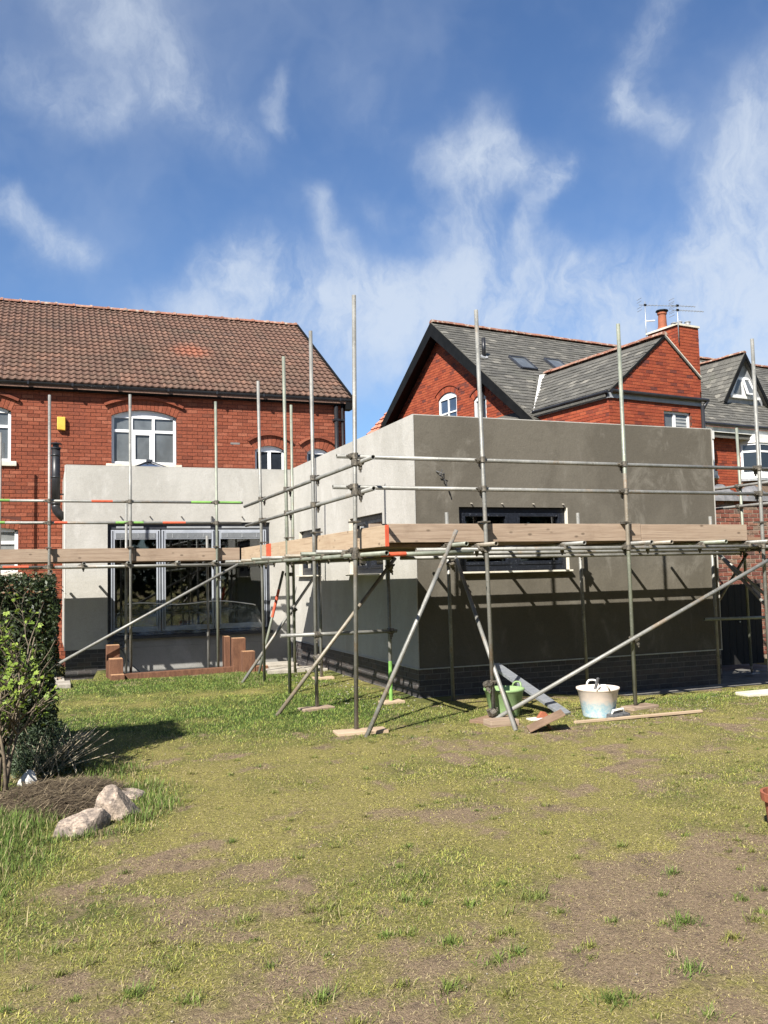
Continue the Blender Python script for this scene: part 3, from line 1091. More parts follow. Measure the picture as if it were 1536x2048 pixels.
    B = Matrix(((1, 0, 0, 0), (0, sd.y, nrm.y, 0), (0, sd.z, nrm.z, 0), (0, 0, 0, 1)))
    for i, (o, r, c) in enumerate(tiles):
        M = Matrix.Translation(o + nrm * random.uniform(0, .006) + Vector((random.uniform(-.004, .004), 0, 0))) @ B @ Matrix.Rotation(random.uniform(-.008, .008), 4, 'Z')
        if i in ind:
            piece('tile', tme, ro, M)
        else:
            rest.add([M @ Vector(v) for v in P], fs, random.random())
    tag(rest.build('tiles', 'roof_tile', ro), kind='stuff')
    # ridge tiles
    x = XL
    k = 0
    while x < 7.0:
        L = min(.45, 7.0 - x)
        m = MB()
        prof2 = [(math.cos(math.pi * i / 8) * .125, math.sin(math.pi * i / 8) * .085) for i in range(9)]
        P2 = []
        for xx, s in ((x + .01, 1.0), (x + L - .07, 1.0), (x + L - .065, 1.22), (x + L - .005, 1.22)):
            P2 += [(xx, yr + a * s, zr - .02 + b * s + .02) for a, b in prof2]
        f2 = []
        for q_ in range(3):
            f2 += [(q_ * 9 + i, (q_ + 1) * 9 + i, (q_ + 1) * 9 + i + 1, q_ * 9 + i + 1) for i in range(8)]
        f2 += [tuple(range(9)), tuple(range(35, 26, -1))]
        if x + L > -1.6:
            m.add(P2, f2, random.random() + .001).build('ridge_tile', 'ridge_clay', ro, smooth=False)
        x += .45
    # fascia, gutter, verge boards, downpipes
    MB().box(XL, 7.0, 20.06, 20.2, 5.845, 5.97).build('fascia', 'black_paint', root)
    gm = MB()
    gp = [(math.cos(math.pi + math.pi * i / 8) * .06, math.sin(math.pi + math.pi * i / 8) * .06) for i in range(9)]
    P3 = []
    for xx in (XL, 7.03):
        P3 += [(xx, 20.005 + a, 5.985 + b) for a, b in gp] + [(xx, 20.005 + a * .88, 5.985 + b * .88) for a, b in gp]
    f3 = []
    for i in range(8):
        f3 += [(i, i + 1, 18 + i + 1, 18 + i), (9 + i + 1, 9 + i, 27 + i, 27 + i + 1)]
    f3 += [(0, 18, 27, 9), (8, 17, 35, 26), tuple(range(18)), tuple(range(18, 36))]
    go = gm.add(P3, f3).build('gutter', 'black_pipe', root)
    for xx in (-1.2, -.35, .55, 1.5, 2.6, 3.7, 4.8, 5.9, 6.7):
        MB().box(xx - .02, xx + .02, 19.915, 20.06, 5.92, 5.99).build('bracket', 'black_pipe', go)
    vg = MB()
    off = nrm * .03
    vg.beam(Vector((7.02, ye - .05, ze - .05)), Vector((7.02, yr, zr - .02)), .05, .17, up=(0, -1, 1))
    vg.build('verge_board', 'black_paint', root)
    MB().box(6.86, 7.03, 19.98, 20.25, 5.73, 5.9).build('verge_return', 'black_paint', root)
    for px_, rr in ((6.64, .052), (6.80, .03)):
        dp = MB().tube((px_, 20.10, -.1), (px_, 20.10, 5.86), rr, 12, hollow=False)
        d_ = dp.build('downpipe', 'black_pipe', root, smooth=True)
        for z in (1.2, 3.0, 4.5, 5.45):
            MB().box(px_ - rr - .02, px_ + rr + .02, 20.04, 20.2, z, z + .05).build('pipe_bracket', 'black_pipe', d_)
    # alarm box and flue
    a = thing('alarm_box', 'yellow burglar alarm box high on the red brick wall', 'alarm box', (.325, 20.19, 4.97))
    m = MB()
    m.hexa([(.24, 20.10, 4.99), (.41, 20.10, 4.975), (.41, 20.19, 4.975), (.24, 20.19, 4.99), (.24, 20.10, 5.27), (.41, 20.10, 5.27), (.41, 20.19, 5.27), (.24, 20.19, 5.27)])
    m.build('cover', 'yellow_plastic', a, bevel=.012)
    MB().box(.25, .40, 20.17, 20.197, 4.985, 5.28).build('back_plate', 'white_paint', a)
    f = thing('flue_pipe', 'black stove flue pipe rising beside the left end of the pale extension', 'flue', (.2, 19.0, 3.0))
    MB().tube((.205, 19.0, 3.24), (.205, 19.0, 4.40), .088, 20, hollow=False).build('pipe', 'black_pipe', f, smooth=True)
    MB().path([(.205, 19.0, 3.26), (.205, 19.0, 3.20), (.225, 19.0, 3.13), (.27, 19.0, 3.07), (.37, 19.0, 2.97)], .086, 20).build('elbow', 'black_pipe', f, smooth=True)
    c = MB().tube((.205, 19.0, 4.40), (.205, 19.0, 4.43), .105, 20, hollow=False).tube((.205, 19.0, 4.43), (.205, 19.0, 4.50), .06, 16, hollow=False).tube((.205, 19.0, 4.50), (.205, 19.0, 4.525), .125, 20, r1=.10, hollow=False)
    c.build('cowl', 'black_pipe', f)
    for z in (3.26, 3.8, 4.25):
        MB().tube((.205, 19.0, z), (.205, 19.0, z + .035), .094, 20, hollow=False).build('band', 'black_pipe', f, smooth=True)
    MB().box(.28, .37, 18.98, 19.02, 3.45, 3.48).build('bracket', 'black_pipe', f)


build_house()


# ------------------------------------------------------------------ rendered extension
def build_extension():
    root = thing('extension', 'flat roofed rendered extension with pale left faces and darker fresh front', 'extension', (5.0, 14, 0))
    T = 3.875
    zb = .40
    F1 = Fr((0, 10.94, 0), (1, 0, 0), (0, -1, 0))     # front of the block
    F2 = Fr((4.72, 0, 0), (0, 1, 0), (-1, 0, 0))      # side of the block
    F3 = Fr((0, 17.36, 0), (1, 0, 0), (0, -1, 0))     # glazed front
    X1 = 9.9

    def wallf(F, a0, a1, z0, z1, holes, th, name, mat, bevel=.008):
        m = MB()
        zs_ = sorted(set([z0, z1] + [h[2] for h in holes] + [h[3] for h in holes]))
        for i in range(len(zs_) - 1):
            iv = [(a0, a1)]
            for h in holes:
                if zs_[i] < h[3] - .001 and zs_[i + 1] > h[2] + .001:
                    iv = sub_iv(iv, h[0], h[1])
            for a, b in iv:
                m.fbox(F, a, b, -th, 0, zs_[i], zs_[i + 1])
        return m.build(name, mat, root)
    hf = [(5.39, 7.15, 1.70, 2.605)]
    hs = [(12.18, 13.69, 1.70, 2.615), (15.32, 16.77, 1.70, 2.56)]
    hl = [(1.115, 4.27, .62, 2.79)]
    wallf(F1, 4.723, X1, zb, T, hf, .3, 'front_wall', 'render_fresh')
    wallf(F2, 10.945, 17.36, zb, T, hs, .26, 'side_wall', 'render_pale')
    wallf(F3, .36, 4.715, .60, T - .01, [(hl[0][0], hl[0][1], .61, hl[0][3])], .3, 'glazed_wall', 'render_pale')
    wallf(F3, .36, 1.113, zb, .60, [], .3, 'glazed_wall_foot', 'render_pale')
    wallf(F3, 1.114, 4.715, zb, .60, [], .3, 'door_apron', 'render_grey')
    MB().box(.36, .66, 17.662, 20.19, zb, T - .012).build('end_wall', 'render_pale', root)
    MB().box(X1 - .3, X1 - .003, 11.243, 20.19, zb, T - .005).build('far_wall', 'render_fresh', root)
    # pale corner beads and drip bead
    MB().box(4.714, 4.73, 10.932, 10.952, zb, T).build('corner_bead', 'render_pale', root)
    MB().box(X1 - .012, X1 + .004, 10.933, 10.95, zb, T).build('corner_bead', 'render_pale', root)
    MB().box(.345, .36, 17.355, 17.40, zb, T - .01).build('corner_bead', 'white_paint', root)
    MB().box(4.7, X1, 10.925, 10.95, zb - .012, zb + .003).build('drip_bead', 'aluminium', root)
    MB().box(4.705, 4.73, 10.95, 17.3, zb - .012, zb + .003).build('drip_bead', 'aluminium', root)
    # parapet cappings
    MB().box(4.722, X1, 10.942, 11.24, T + .001, T + .012).build('coping', 'render_pale', root)
    MB().box(4.724, 4.98, 11.24, 20.1, T + .001, T + .011).build('coping', 'render_pale', root)
    MB().box(.362, 4.72, 17.362, 17.66, T - .008, T + .003).build('coping', 'render_pale', root)
    # flat roofs and floors (the room behind the glass)
    MB().box(.66, 1.4, 17.66, 20.19, 3.35, 3.55).box(2.7, 4.72, 17.66, 20.19, 3.35, 3.55).box(1.4, 2.7, 17.66, 18.2, 3.35, 3.55).box(1.4, 2.7, 19.4, 20.19, 3.35, 3.55).build('flat_roof', 'lead', root)
    MB().box(4.98, X1 - .3, 11.24, 20.19, 3.35, 3.55).build('flat_roof', 'lead', root)
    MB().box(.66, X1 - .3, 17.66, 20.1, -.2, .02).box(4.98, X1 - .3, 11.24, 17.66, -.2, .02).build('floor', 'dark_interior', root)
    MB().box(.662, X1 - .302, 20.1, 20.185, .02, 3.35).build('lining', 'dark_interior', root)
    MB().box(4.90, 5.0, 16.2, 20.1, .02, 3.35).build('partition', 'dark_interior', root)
    # plinths
    pl = MB()
    pl.fbox(F1, 4.735, X1 - .01, -.28, -.012, -.35, zb - .012)
    po = pl.build('plinth', 'mortar_dark', root)
    F1b = Fr((0, 10.952, 0), (1, 0, 0), (0, -1, 0))
    lay_bricks(po, F1b, -.285, zb - .014, lambda a, b: [(4.728, X1 - .01)], .0765, .235, 'blue_brick', 190, proud=.004)
    pl2 = MB().fbox(F2, 10.955, 17.34, -.28, -.012, -.35, zb - .012).build('plinth', 'mortar_dark', root)
    F2b = Fr((4.732, 0, 0), (0, 1, 0), (-1, 0, 0))
    lay_bricks(pl2, F2b, -.285, zb - .014, lambda a, b: [(10.95, 17.34)], .0765, .235, 'blue_brick', 200, proud=.004)
    pl3 = MB().fbox(F3, .38, 1.10, -.28, -.012, -.45, zb - .005).build('plinth', 'mortar_dark', root)
    F3b = Fr((0, 17.372, 0), (1, 0, 0), (0, -1, 0))
    lay_bricks(pl3, F3b, -.285, zb - .006, lambda a, b: [(.365, 1.112)], .0765, .235, 'blue_brick', 60, proud=.004)
    pm_ = MB().fbox(F3, 1.115, 4.715, -.28, -.002, -.4, zb - .002)
    pm_.build('dwarf_wall', 'render_grey', root)
    # front window of the block
    def kitchen(F, h, split, name='window', lab=None):
        a0, a1, z0, z1 = h
        m = MB()
        fw = .075
        d0, d1 = -.16, -.06
        m.fbox(F, a0, a0 + fw, d0, d1, z0, z1).fbox(F, a1 - fw, a1, d0, d1, z0, z1).fbox(F, a0 + fw, a1 - fw, d0, d1, z0, z0 + .085).fbox(F, a0 + fw, a1 - fw, d0, d1, z1 - .08, z1)
        c = (a0 + a1) / 2
        if split:
            m.fbox(F, c - .07, c + .07, d0 - .002, d1 + .003, z0 + .085, z1 - .08)
        w = m.build(name, 'film_frame', root, bevel=.006)
        if lab:
            w['label'] = lab
        sets = ((a0 + fw, c - .07), (c + .07, a1 - fw)) if split else ((a0 + fw, a1 - fw),)
        for b0, b1 in sets:
            s = MB()
            s.fbox(F, b0, b0 + .045, d0 + .03, d1 + .012, z0 + .085, z1 - .08).fbox(F, b1 - .045, b1, d0 + .03, d1 + .012, z0 + .085, z1 - .08)
            s.fbox(F, b0 + .045, b1 - .045, d0 + .03, d1 + .012, z0 + .085, z0 + .135).fbox(F, b0 + .045, b1 - .045, d0 + .03, d1 + .012, z1 - .13, z1 - .08)
            s.build('sash', 'film_frame', w, bevel=.005)
            MB().fbox(F, b0 + .045, b1 - .045, d0 + .05, d0 + .065, z0 + .135, z1 - .13).build('pane', 'clear_glass', w)
        # render-splashed sill ledge and pale reveal
        MB().fbox(F, a0 - .02, a1 + .03, -.10, .075, z0 - .028, z0 - .003).build('sill', 'cream_stone', w, bevel=.004)
        MB().fbox(F, a1 - .004, a1 + .012, -.058, .004, z0, z1).build('reveal_bead', 'cream_stone', w)
        return w
    kitchen(F1, hf[0], True)
    kitchen(F2, hs[0], True)
    kitchen(F2, hs[1], True)
    # fixing plugs over the windows
    for a in (5.58, 6.07, 6.58, 7.08):
        MB().tube((a, 10.945, 2.655), (a, 10.90, 2.65), .009, 8, hollow=False).build('fixing_plug', 'paving', root)
    for a in (1.35, 1.9, 2.5, 3.1, 3.7, 4.1):
        MB().tube((a, 17.365, 2.90), (a, 17.31, 2.895), .012, 8, hollow=False).build('fixing_plug', 'coupler_steel', root)
    # loose cable end on the front wall
    m = MB().path([(5.05, 10.93, 3.10), (5.11, 10.88, 3.07), (5.13, 10.90, 3.12), (5.10, 10.87, 3.02), (5.16, 10.87, 2.96), (5.20, 10.88, 2.86), (5.24, 10.90, 2.76)], .008, 6)
    m.path([(5.08, 10.9, 3.04), (5.15, 10.87, 3.06), (5.11, 10.86, 3.0)], .010, 6)
    m.build('cable_end', 'rubber_grey', root, smooth=True)
    # ---------------- glazed doors
    a0, a1, z0, z1 = hl[0]
    d = MB()
    D0, D1 = -.17, -.07
    d.fbox(F3, a0, a0 + .05, D0, D1, z0, z1).fbox(F3, a1 - .05, a1, D0, D1, z0, z1).fbox(F3, a0 + .05, a1 - .05, D0, D1, z1 - .13, z1).fbox(F3, a0 + .05, a1 - .05, D0, D1, z0, z0 + .055)
    door = d.build('glazed_door', 'anthracite', root)
    xs = [a0 + .05, 2.115, 3.19, a1 - .05]
    for i in range(3):
        b0, b1 = xs[i] + .012, xs[i + 1] - .012
        lf = MB()
        zt, zl = z1 - .145, z0 + .06
        lf.fbox(F3, b0, b0 + .075, -.155, -.06, zl, zt).fbox(F3, b1 - .075, b1, -.155, -.06, zl, zt).fbox(F3, b0 + .075, b1 - .075, -.155, -.06, zt - .185, zt).fbox(F3, b0 + .075, b1 - .075, -.155, -.06, zl, zl + .095)
        l = lf.build('door_leaf', 'silver_frame', door, bevel=.006)
        mm = MB().fbox(F3, b0 + .028, b0 + .046, -.0595, -.057, zl + .02, zt - .02).fbox(F3, b1 - .046, b1 - .028, -.0595, -.057, zl + .02, zt - .02)
        mm.build('gasket', 'anthracite', door)
        MB().fbox(F3, b0 + .075, b1 - .075, -.12, -.105, zl + .095, zt - .185).build('pane', 'clear_glass', door)
        # head film strips and the leaves' wide top frame bands, before the glass
        MB().fbox(F3, b0 + .1, b1 - (.32 if i == 0 else .1), -.068, -.058, zt + .03, zt + .075).build('film_strip', 'grey_paint', door)
        MB().fbox(F3, b0 + .09, b1 - .09, -.0605, -.054, zt - .165, zt - .06).build('head_band', 'head_grey', door)
        for q_ in range(3):
            aa = b0 + .2 + q_ * .3
            if aa < b1 - .12:
                MB().fbox(F3, aa, aa + .014, -.054, -.048, zt - .155, zt - .075).build('head_tick', 'grey_paint', door)
    MB().fbox(F3, a0 - .02, a1 + .02, -.10, .10, z0 - .06, z0 - .004).build('door_sill', 'anthracite', door, bevel=.006)
    # roof lantern
    lan = [(1.30, 18.2, 3.80), (2.8, 18.2, 3.80), (2.8, 19.4, 3.80), (1.30, 19.4, 3.80)]
    ap = (2.05, 18.8, 4.17)
    lo = MB().box(1.28, 2.82, 18.18, 18.24, 3.5, 3.81).box(1.28, 2.82, 19.36, 19.42, 3.5, 3.81).box(1.28, 1.34, 18.24, 19.36, 3.5, 3.81).box(2.76, 2.82, 18.24, 19.36, 3.5, 3.81)
    for c in lan:
        lo.beam(c, ap, .035, .03)
    lo.box(1.99, 2.11, 18.74, 18.86, 4.15, 4.20)
    lob = lo.build('roof_lantern', 'anthracite', root)
    for i in range(4):
        MB().prism([lan[i], lan[(i + 1) % 4], ap], (0, 0, -.012)).build('pane', 'lantern_glass', lob)
    # things standing on the inside sill
    for x, h, r, mt, lab in ((6.42, .34, .048, 'bottle_blue', 'blue bottle standing inside the front window'), (6.66, .26, .07, 'bottle_green', 'lime green tub standing inside the front window'), (6.93, .24, .06, 'bottle_blue', 'squat blue jar standing inside the front window')):
        t = thing('bottle' if r < .05 else 'jar', lab, 'bottle' if r < .05 else 'jar', (x, 11.17, 1.72))
        MB().lathe((x, 11.17, 1.705), [(0, 0), (r, 0), (r, h * .72), (r * .45, h * .85), (r * .45, h), (0, h)], 16).build('body', mt, t, smooth=False)
        MB().lathe((x, 11.17, 1.705 + h), [(0, 0), (r * .5, 0), (r * .5, .03), (0, .03)], 12).build('cap', 'white_upvc', t)
    MB().box(5.4, 7.15, 11.1, 11.32, 1.66, 1.70).build('inner_sill', 'white_paint', root)
    for x0, x1, h, lab in ((5.55, 5.86, .30, 'pale box added for brightness inside the left pane of the front window'), (5.95, 6.10, .26, 'narrow pale box added for brightness inside the left pane of the front window'), (7.0, 7.06, .33, 'slim white box added for brightness inside the right pane of the front window')):
        t = thing('added_carton', lab, 'added_carton', ((x0 + x1) / 2, 11.2, 1.70))  # pale boxes added to catch sun and brighten the lower panes
        MB().box(x0, x1, 11.12, 11.25, 1.703, 1.703 + h).build('box', 'white_paint', t, bevel=.004)
        MB().box(x0 + .01, x1 - .01, 11.13, 11.24, 1.703 + h, 1.708 + h).build('flap', 'grey_paint', t)
    # furniture dimly seen through the glass doors
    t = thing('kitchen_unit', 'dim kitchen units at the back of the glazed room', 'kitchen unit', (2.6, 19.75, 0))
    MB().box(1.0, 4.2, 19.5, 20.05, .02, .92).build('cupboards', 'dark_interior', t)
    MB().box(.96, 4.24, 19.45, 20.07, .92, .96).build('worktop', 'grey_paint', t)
    t = thing('polythene_sheet', 'clear polythene sheet draped along the foot of the glazed doors', 'plastic sheet', (2.6, 17.2, .62))
    m = MB()
    n = 44
    P = []
    for i in range(n + 1):
        s = i / n
        x = 1.22 + s * 2.85
        top = 1.17 + .05 * math.sin(s * 3.0 + .4) + .03 * math.sin(s * 11) - .34 * max(0, (.07 - s) / .07) ** 2 - .25 * max(0, (s - .94) / .06) ** 2
        for k in range(9):
            u = k / 8
            P.append((x + .02 * math.sin(7 * u + 9 * s), 17.365 - .09 * u ** 3 - .02 - .018 * math.sin(17 * s + 5 * u) * (1 - u * .3), top * (1 - u) + .628 * u))
    fs = [(i * 9 + k, (i + 1) * 9 + k, (i + 1) * 9 + k + 1, i * 9 + k + 1) for i in range(n) for k in range(8)]
    m.add(P, fs)
    m.build('sheet', 'polythene', t, smooth=True)
    MB().path([P[i * 9] for i in range(3, n - 1)], .009, 6).build('rolled_hem', 'polythene_tape', t, smooth=True)


build_extension()


# ------------------------------------------------------------------ neighbouring house on the right
def slate_roof(parent, o, e, s, n, width, length, gauge, sw, name='slate', nind=300, mat='slate', clip=None, proud=.012):
    """o = eaves corner, e = along eaves, s = up slope, n = normal"""
    o, e, s, n = Vector(o), Vector(e), Vector(s), Vector(n)
    rows = int(length / gauge)
    L = []
    for r in range(rows):
        c = -(r % 2) * .5 * sw
        while c < width:
            a0, a1 = max(0, c + .003), min(width, c + sw - .003)
            if a1 - a0 > .05 and (clip is None or clip((a0 + a1) / 2, (r + .5) * gauge)):
                L.append((a0, a1, r))
            c += sw
    full = MB()

    def verts(w):
        h0, h1 = proud + .010, proud
        return [(0, 0, 0), (w, 0, 0), (w, gauge * 1.04, 0), (0, gauge * 1.04, 0), (0, 0, h0), (w, 0, h0), (w, gauge * 1.04, h1 - .008), (0, gauge * 1.04, h1 - .008)]
    fcs = [(4, 5, 6, 7), (0, 1, 5, 4), (1, 2, 6, 5), (3, 0, 4, 7)]
    sh = MB().add(verts(sw - .006), fcs).mesh(name, mat)
    B = Matrix(((e.x, s.x, n.x, 0), (e.y, s.y, n.y, 0), (e.z, s.z, n.z, 0), (0, 0, 0, 1)))
    W_ = XF[parent]
    cand = []
    for i, (a0, a1, r) in enumerate(L):
        P = W_ @ (o + e * (a0 + a1) / 2 + s * (r + .5) * gauge + n * .04)
        if a1 - a0 > sw * .9 and visible(P):
            cand.append(((P - CAM).length, i))
    ind = set(i for _, i in sorted(cand)[:nind])
    rest = MB()
    for i, (a0, a1, r) in enumerate(L):
        M = Matrix.Translation(o + e * a0 + s * (r * gauge + random.uniform(-.008, .008)) + n * random.uniform(-.002, .006)) @ B @ Matrix.Rotation(random.uniform(-.014, .014), 4, 'Z')
        if i in ind:
            piece(name, sh, parent, W_ @ M)
        else:
            rest.add([W_ @ (M @ Vector(v)) for v in verts(a1 - a0)], fcs, random.random())
    if rest.v:
        tag(rest.build(name + 's', mat, parent), kind='stuff')


def ridge_run(parent, p0, p1, r=.13, step=.42, gap=.0, mat='ridge_clay'):
    p0, p1 = Vector(p0), Vector(p1)
    W_ = XF[parent]
    L = (p1 - p0).length
    n = int(L / step)
    ax = (p1 - p0).normalized()
    sd = ax.cross(Vector((0, 0, 1))).normalized()
    for i in range(n):
        a, b = p0 + ax * (i * step + .012), p0 + ax * ((i + 1) * step - .012)
        m = MB()
        P = []
        lift = random.uniform(-.006, .010)
        for c in (a, b):
            for k in range(7):
                t = math.pi * k / 6
                P.append(W_ @ (c + sd * math.cos(t) * r + Vector((0, 0, math.sin(t) * r * .75 - .03 + lift))))
        m.add(P, [(k, k + 1, 7 + k + 1, 7 + k) for k in range(6)] + [tuple(range(6, -1, -1)), tuple(range(7, 14))], random.random() + .001)
        m.build('ridge_tile', mat, parent)


def backing(mb, F, zl, lim, holes, th=.3):
    zs_ = sorted(set(zl + [h[2] for h in holes] + [h[3] + h[4] for h in holes]))
    for i in range(len(zs_) - 1):
        za, zb = zs_[i], zs_[i + 1]
        if zb - za < .005:
            continue
        hs = [h for h in holes if za < h[3] + h[4] - .001 and zb > h[2] + .001]
        (a0, a1), (b0, b1) = lim(za), lim(zb)
        cuts = [(h[0] - h[1], h[0] + h[1]) for h in sorted(hs)]
        L = [(a0, b0)] + [x for c in cuts for x in ((c[0], c[0]), (c[1], c[1]))] + [(a1, b1)]
        for k in range(0, len(L), 2):
            (p0, q0), (p1, q1) = L[k], L[k + 1]
            if p1 - p0 < .002:
                continue
            mb.hexa([F.p(p0, 0, za), F.p(p1, 0, za), F.p(p1, -th, za), F.p(p0, -th, za), F.p(q0, 0, zb), F.p(q1, 0, zb), F.p(q1, -th, zb), F.p(q0, -th, zb)])


def build_neighbour():
    root = thing('neighbour_house', 'red brick neighbouring house with black bargeboards and grey slate roof', 'house', (12.774, 17.544, 0), R(7))
    WX = XF[root]
    LF = lambda o, u, n: Fr(WX @ Vector(o), WX.to_3x3() @ Vector(u), WX.to_3x3() @ Vector(n))

    def lb(mb, *a):                      # boxes authored in the house's own axes
        sub = MB().box(*a)
        mb.add([WX @ Vector(v) for v in sub.v], sub.f)
        return mb

    def lp(poly):
        return [WX @ Vector(q) for q in poly]
    VE, VR, ZE, ZR = 2.76, 7.86, 5.80, 9.78
    VB = 2 * VR - VE
    UL = 17.5
    slope = (ZR - ZE) / (VR - VE)
    m = MB()
    G = LF((.22, 0, 0), (0, 1, 0), (-1, 0, 0))
    gw = [(7.59, .55, 5.9, 7.30, .17), (5.77, .33, 5.9, 6.93, .12)]
    backing(m, G, [-.3, ZE, ZR - .25], lambda z: (VE + .16 + max(0, z - ZE) / slope, VB - .16 - max(0, z - ZE) / slope), gw)
    lb(m, .52, UL, VE + .16, VE + .45, -.3, ZE + .25)
    wall = m.build('wall', 'mortar_gable', root)

    def ivs(za, zb):
        if zb < ZE:
            iv = [(VE + .16, VB - .16)]
        else:
            k = (zb - ZE) / slope
            iv = [(VE + .16 + k, VB - .16 - k)]
            if iv[0][1] - iv[0][0] < .1:
                return []
        for w in gw:
            e = open_ex(w, za, zb, .2)
            if e:
                iv = sub_iv(iv, *e)
        return iv
    lay_bricks(wall, G, 4.6, ZR - .3, ivs, .083, .235, 'red_brick_gable', 300)
    for w in gw:
        brick_arch(wall, G, w, 'red_brick_gable', thick=.2, ph=.04)
    w = gw[0]
    a0, a1 = w[0] - w[1] + .07, w[0] + w[1] - .07
    window(root, G, w, 'white_upvc', [(a0, w[0] - .02, 6.84, 7.29, 'pane_blue'), (w[0] + .02, a1, 6.84, 7.29, 'pane_blue'), (a0, w[0] - .02, 5.97, 6.78, 'pane_blue'), (w[0] + .02, a1, 5.97, 6.78, 'pane_blue')],
           [(w[0], 5.97, 7.31)], [(6.81, a0, a1)], fw=.075, inset=.03, bw=.045, depth=.06)
    w = gw[1]
    window(root, G, w, 'white_upvc', [(w[0] - .25, w[0] + .25, 5.97, 6.83, 'pane_net')], [], [], fw=.075, inset=.03)
    # roof body
    m = MB()
    ov = .16
    m.hexa(lp([(-ov, VE - .1, ZE - .16), (UL, VE - .1, ZE - .16), (UL, VR, ZR - .09), (-ov, VR, ZR - .09), (-ov, VE - .1, ZE - .06), (UL, VE - .1, ZE - .06), (UL, VR, ZR + .01), (-ov, VR, ZR + .01)]))
    m.hexa(lp([(-ov, VR, ZR - .09), (UL, VR, ZR - .09), (UL, VB + .1, ZE - .16), (-ov, VB + .1, ZE - .16), (-ov, VR, ZR + .01), (UL, VR, ZR + .01), (UL, VB + .1, ZE - .06), (-ov, VB + .1, ZE - .06)]))
    roof = m.build('roof', 'slate', root)
    sl = math.hypot(VR - VE + .1, ZR - ZE + .07)
    s = Vector((0, VR - VE + .1, ZR - ZE + .07)).normalized()
    n = Vector((0, -s.z, s.y))

    def cl(a, b):
        u = a - ov
        v = VE - .1 + s.y * b
        if 0 < u < 3.9 and v < VE + 2.35 * (1 - abs(u - 1.95) / 2.05):
            return False
        return True
    slate_roof(roof, (-ov, VE - .1, ZE - .06), (1, 0, 0), s, n, UL + ov, sl, .205, .27, nind=300, clip=cl)
    ridge_run(roof, (-ov, VR, ZR + .05), (UL, VR, ZR + .05))
    # bargeboards of the gable
    for sg in (-1, 1):
        m = MB()
        ve = VE - .12 if sg < 0 else VB + .12
        p0 = (-ov - .035, ve, ZE - .12)
        p1 = (-ov - .035, VR, ZR - .0)
        dz = .36
        m.prism(lp([p0, p1, (p1[0], VR, ZR - dz - .08), (p0[0], ve + (-.02 * sg), ZE - dz)]), WX.to_3x3() @ Vector((.04, 0, 0)))
        m.prism(lp([(-ov + .005, ve, ZE - .30), (-ov + .005, VR, ZR - .26), (-ov + .005, VR, ZR - .29), (-ov + .005, ve, ZE - .33)]), WX.to_3x3() @ Vector((ov + .21, 0, 0)))
        m.build('bargeboard', 'black_paint', root)
    # soil pipe up the gable and vent through the roof
    m = MB().tube(WX @ Vector((.13, 5.52, -.1)), WX @ Vector((.13, 5.52, 7.1)), .055, 12, hollow=False)
    m.tube(WX @ Vector((.13, 5.52, 7.1)), WX @ Vector((.13, 5.50, 7.6)), .062, 12, hollow=False)
    m.build('soil_pipe', 'black_pipe', root, smooth=True)
    vz = ZE - .06 + (3.45 - VE + .1) * s.z / s.y
    pv = 4.93
    def roofp(u, v):
        return Vector((u, v, ZE - .06 + (v - VE + .1) * s.z / s.y))
    b = roofp(.50, 5.88)
    MB().tube(WX @ b, WX @ (b + Vector((0, 0, .62))), .06, 12, hollow=False).build('vent_pipe', 'black_pipe', root, smooth=True)
    MB().tube(WX @ (b + n * .0), WX @ (b + n * .05), .12, 12, hollow=False).build('vent_flashing', 'lead', root)
    # skylights
    for u, v in ((1.84, 5.72), (3.35, 5.86)):
        m = MB()
        e = Vector((1, 0, 0))
        c = roofp(u, v)
        W2, L2, h = .30, .40, .075
        P = [c - e * W2 - s * L2, c + e * W2 - s * L2, c + e * W2 + s * L2, c - e * W2 + s * L2]
        def bar(p, q_, w_):
            m.beam(WX @ (p + n * h / 2), WX @ (q_ + n * h / 2), w_, h + .02, up=WX.to_3x3() @ n)
        bar(P[0], P[1], .06)
        bar(P[3], P[2], .06)
        bar(P[0], P[3], .06)
        bar(P[1], P[2], .06)
        so_ = m.build('skylight', 'anthracite', root)
        MB().prism([WX @ (p + n * (h - .01)) for p in P], WX.to_3x3() @ (n * -.015)).build('pane', 'pane_grey', so_)
    # ---- rear wing
    UA, ZA, UW = 1.954, 7.60, 3.16
    m = MB()
    zr_ = ZA - (UW - UA) * (ZA - 6.0) / UA
    Ff = LF((0, 0, 0), (1, 0, 0), (0, -1, 0))
    ww = (2.30, .475, 4.7, 5.66, 0)
    backing(m, Ff, [-.3, 5.98, zr_ - .02, ZA - .03], lambda z: (max(0, z - 5.98) / (ZA - 5.98) * UA, min(UW, 2 * UA - max(0, z - 5.98) / (ZA - 5.98) * UA)), [ww])
    lb(m, 0, .3, .3, VE + .2, -.3, 5.98)
    lb(m, UW - .3, UW, .3, VE + .2, -.3, zr_ - .05)
    wing = m.build('wing_wall', 'mortar_gable', root)

    def iv2(za, zb):
        if zb < 5.98:
            iv = [(0.0, UW)]
        else:
            k = (zb - 5.99) / (ZA - 5.99) * UA
            iv = [(k + .02, min(UW, UA + (UA - k) - .02))]
            if iv[0][1] - iv[0][0] < .1:
                return []
        e = open_ex(ww, za, zb)
        return sub_iv(iv, *e) if e else iv
    lay_bricks(wing, Ff, 4.0, ZA - .05, iv2, .083, .235, 'red_brick_gable', 250)
    Fs = LF((0, 0, 0), (0, 1, 0), (-1, 0, 0))
    lay_bricks(wing, Fs, 4.0, 5.9, lambda a, b: [(0.0, VE + .15)], .083, .235, 'red_brick_gable', 120)
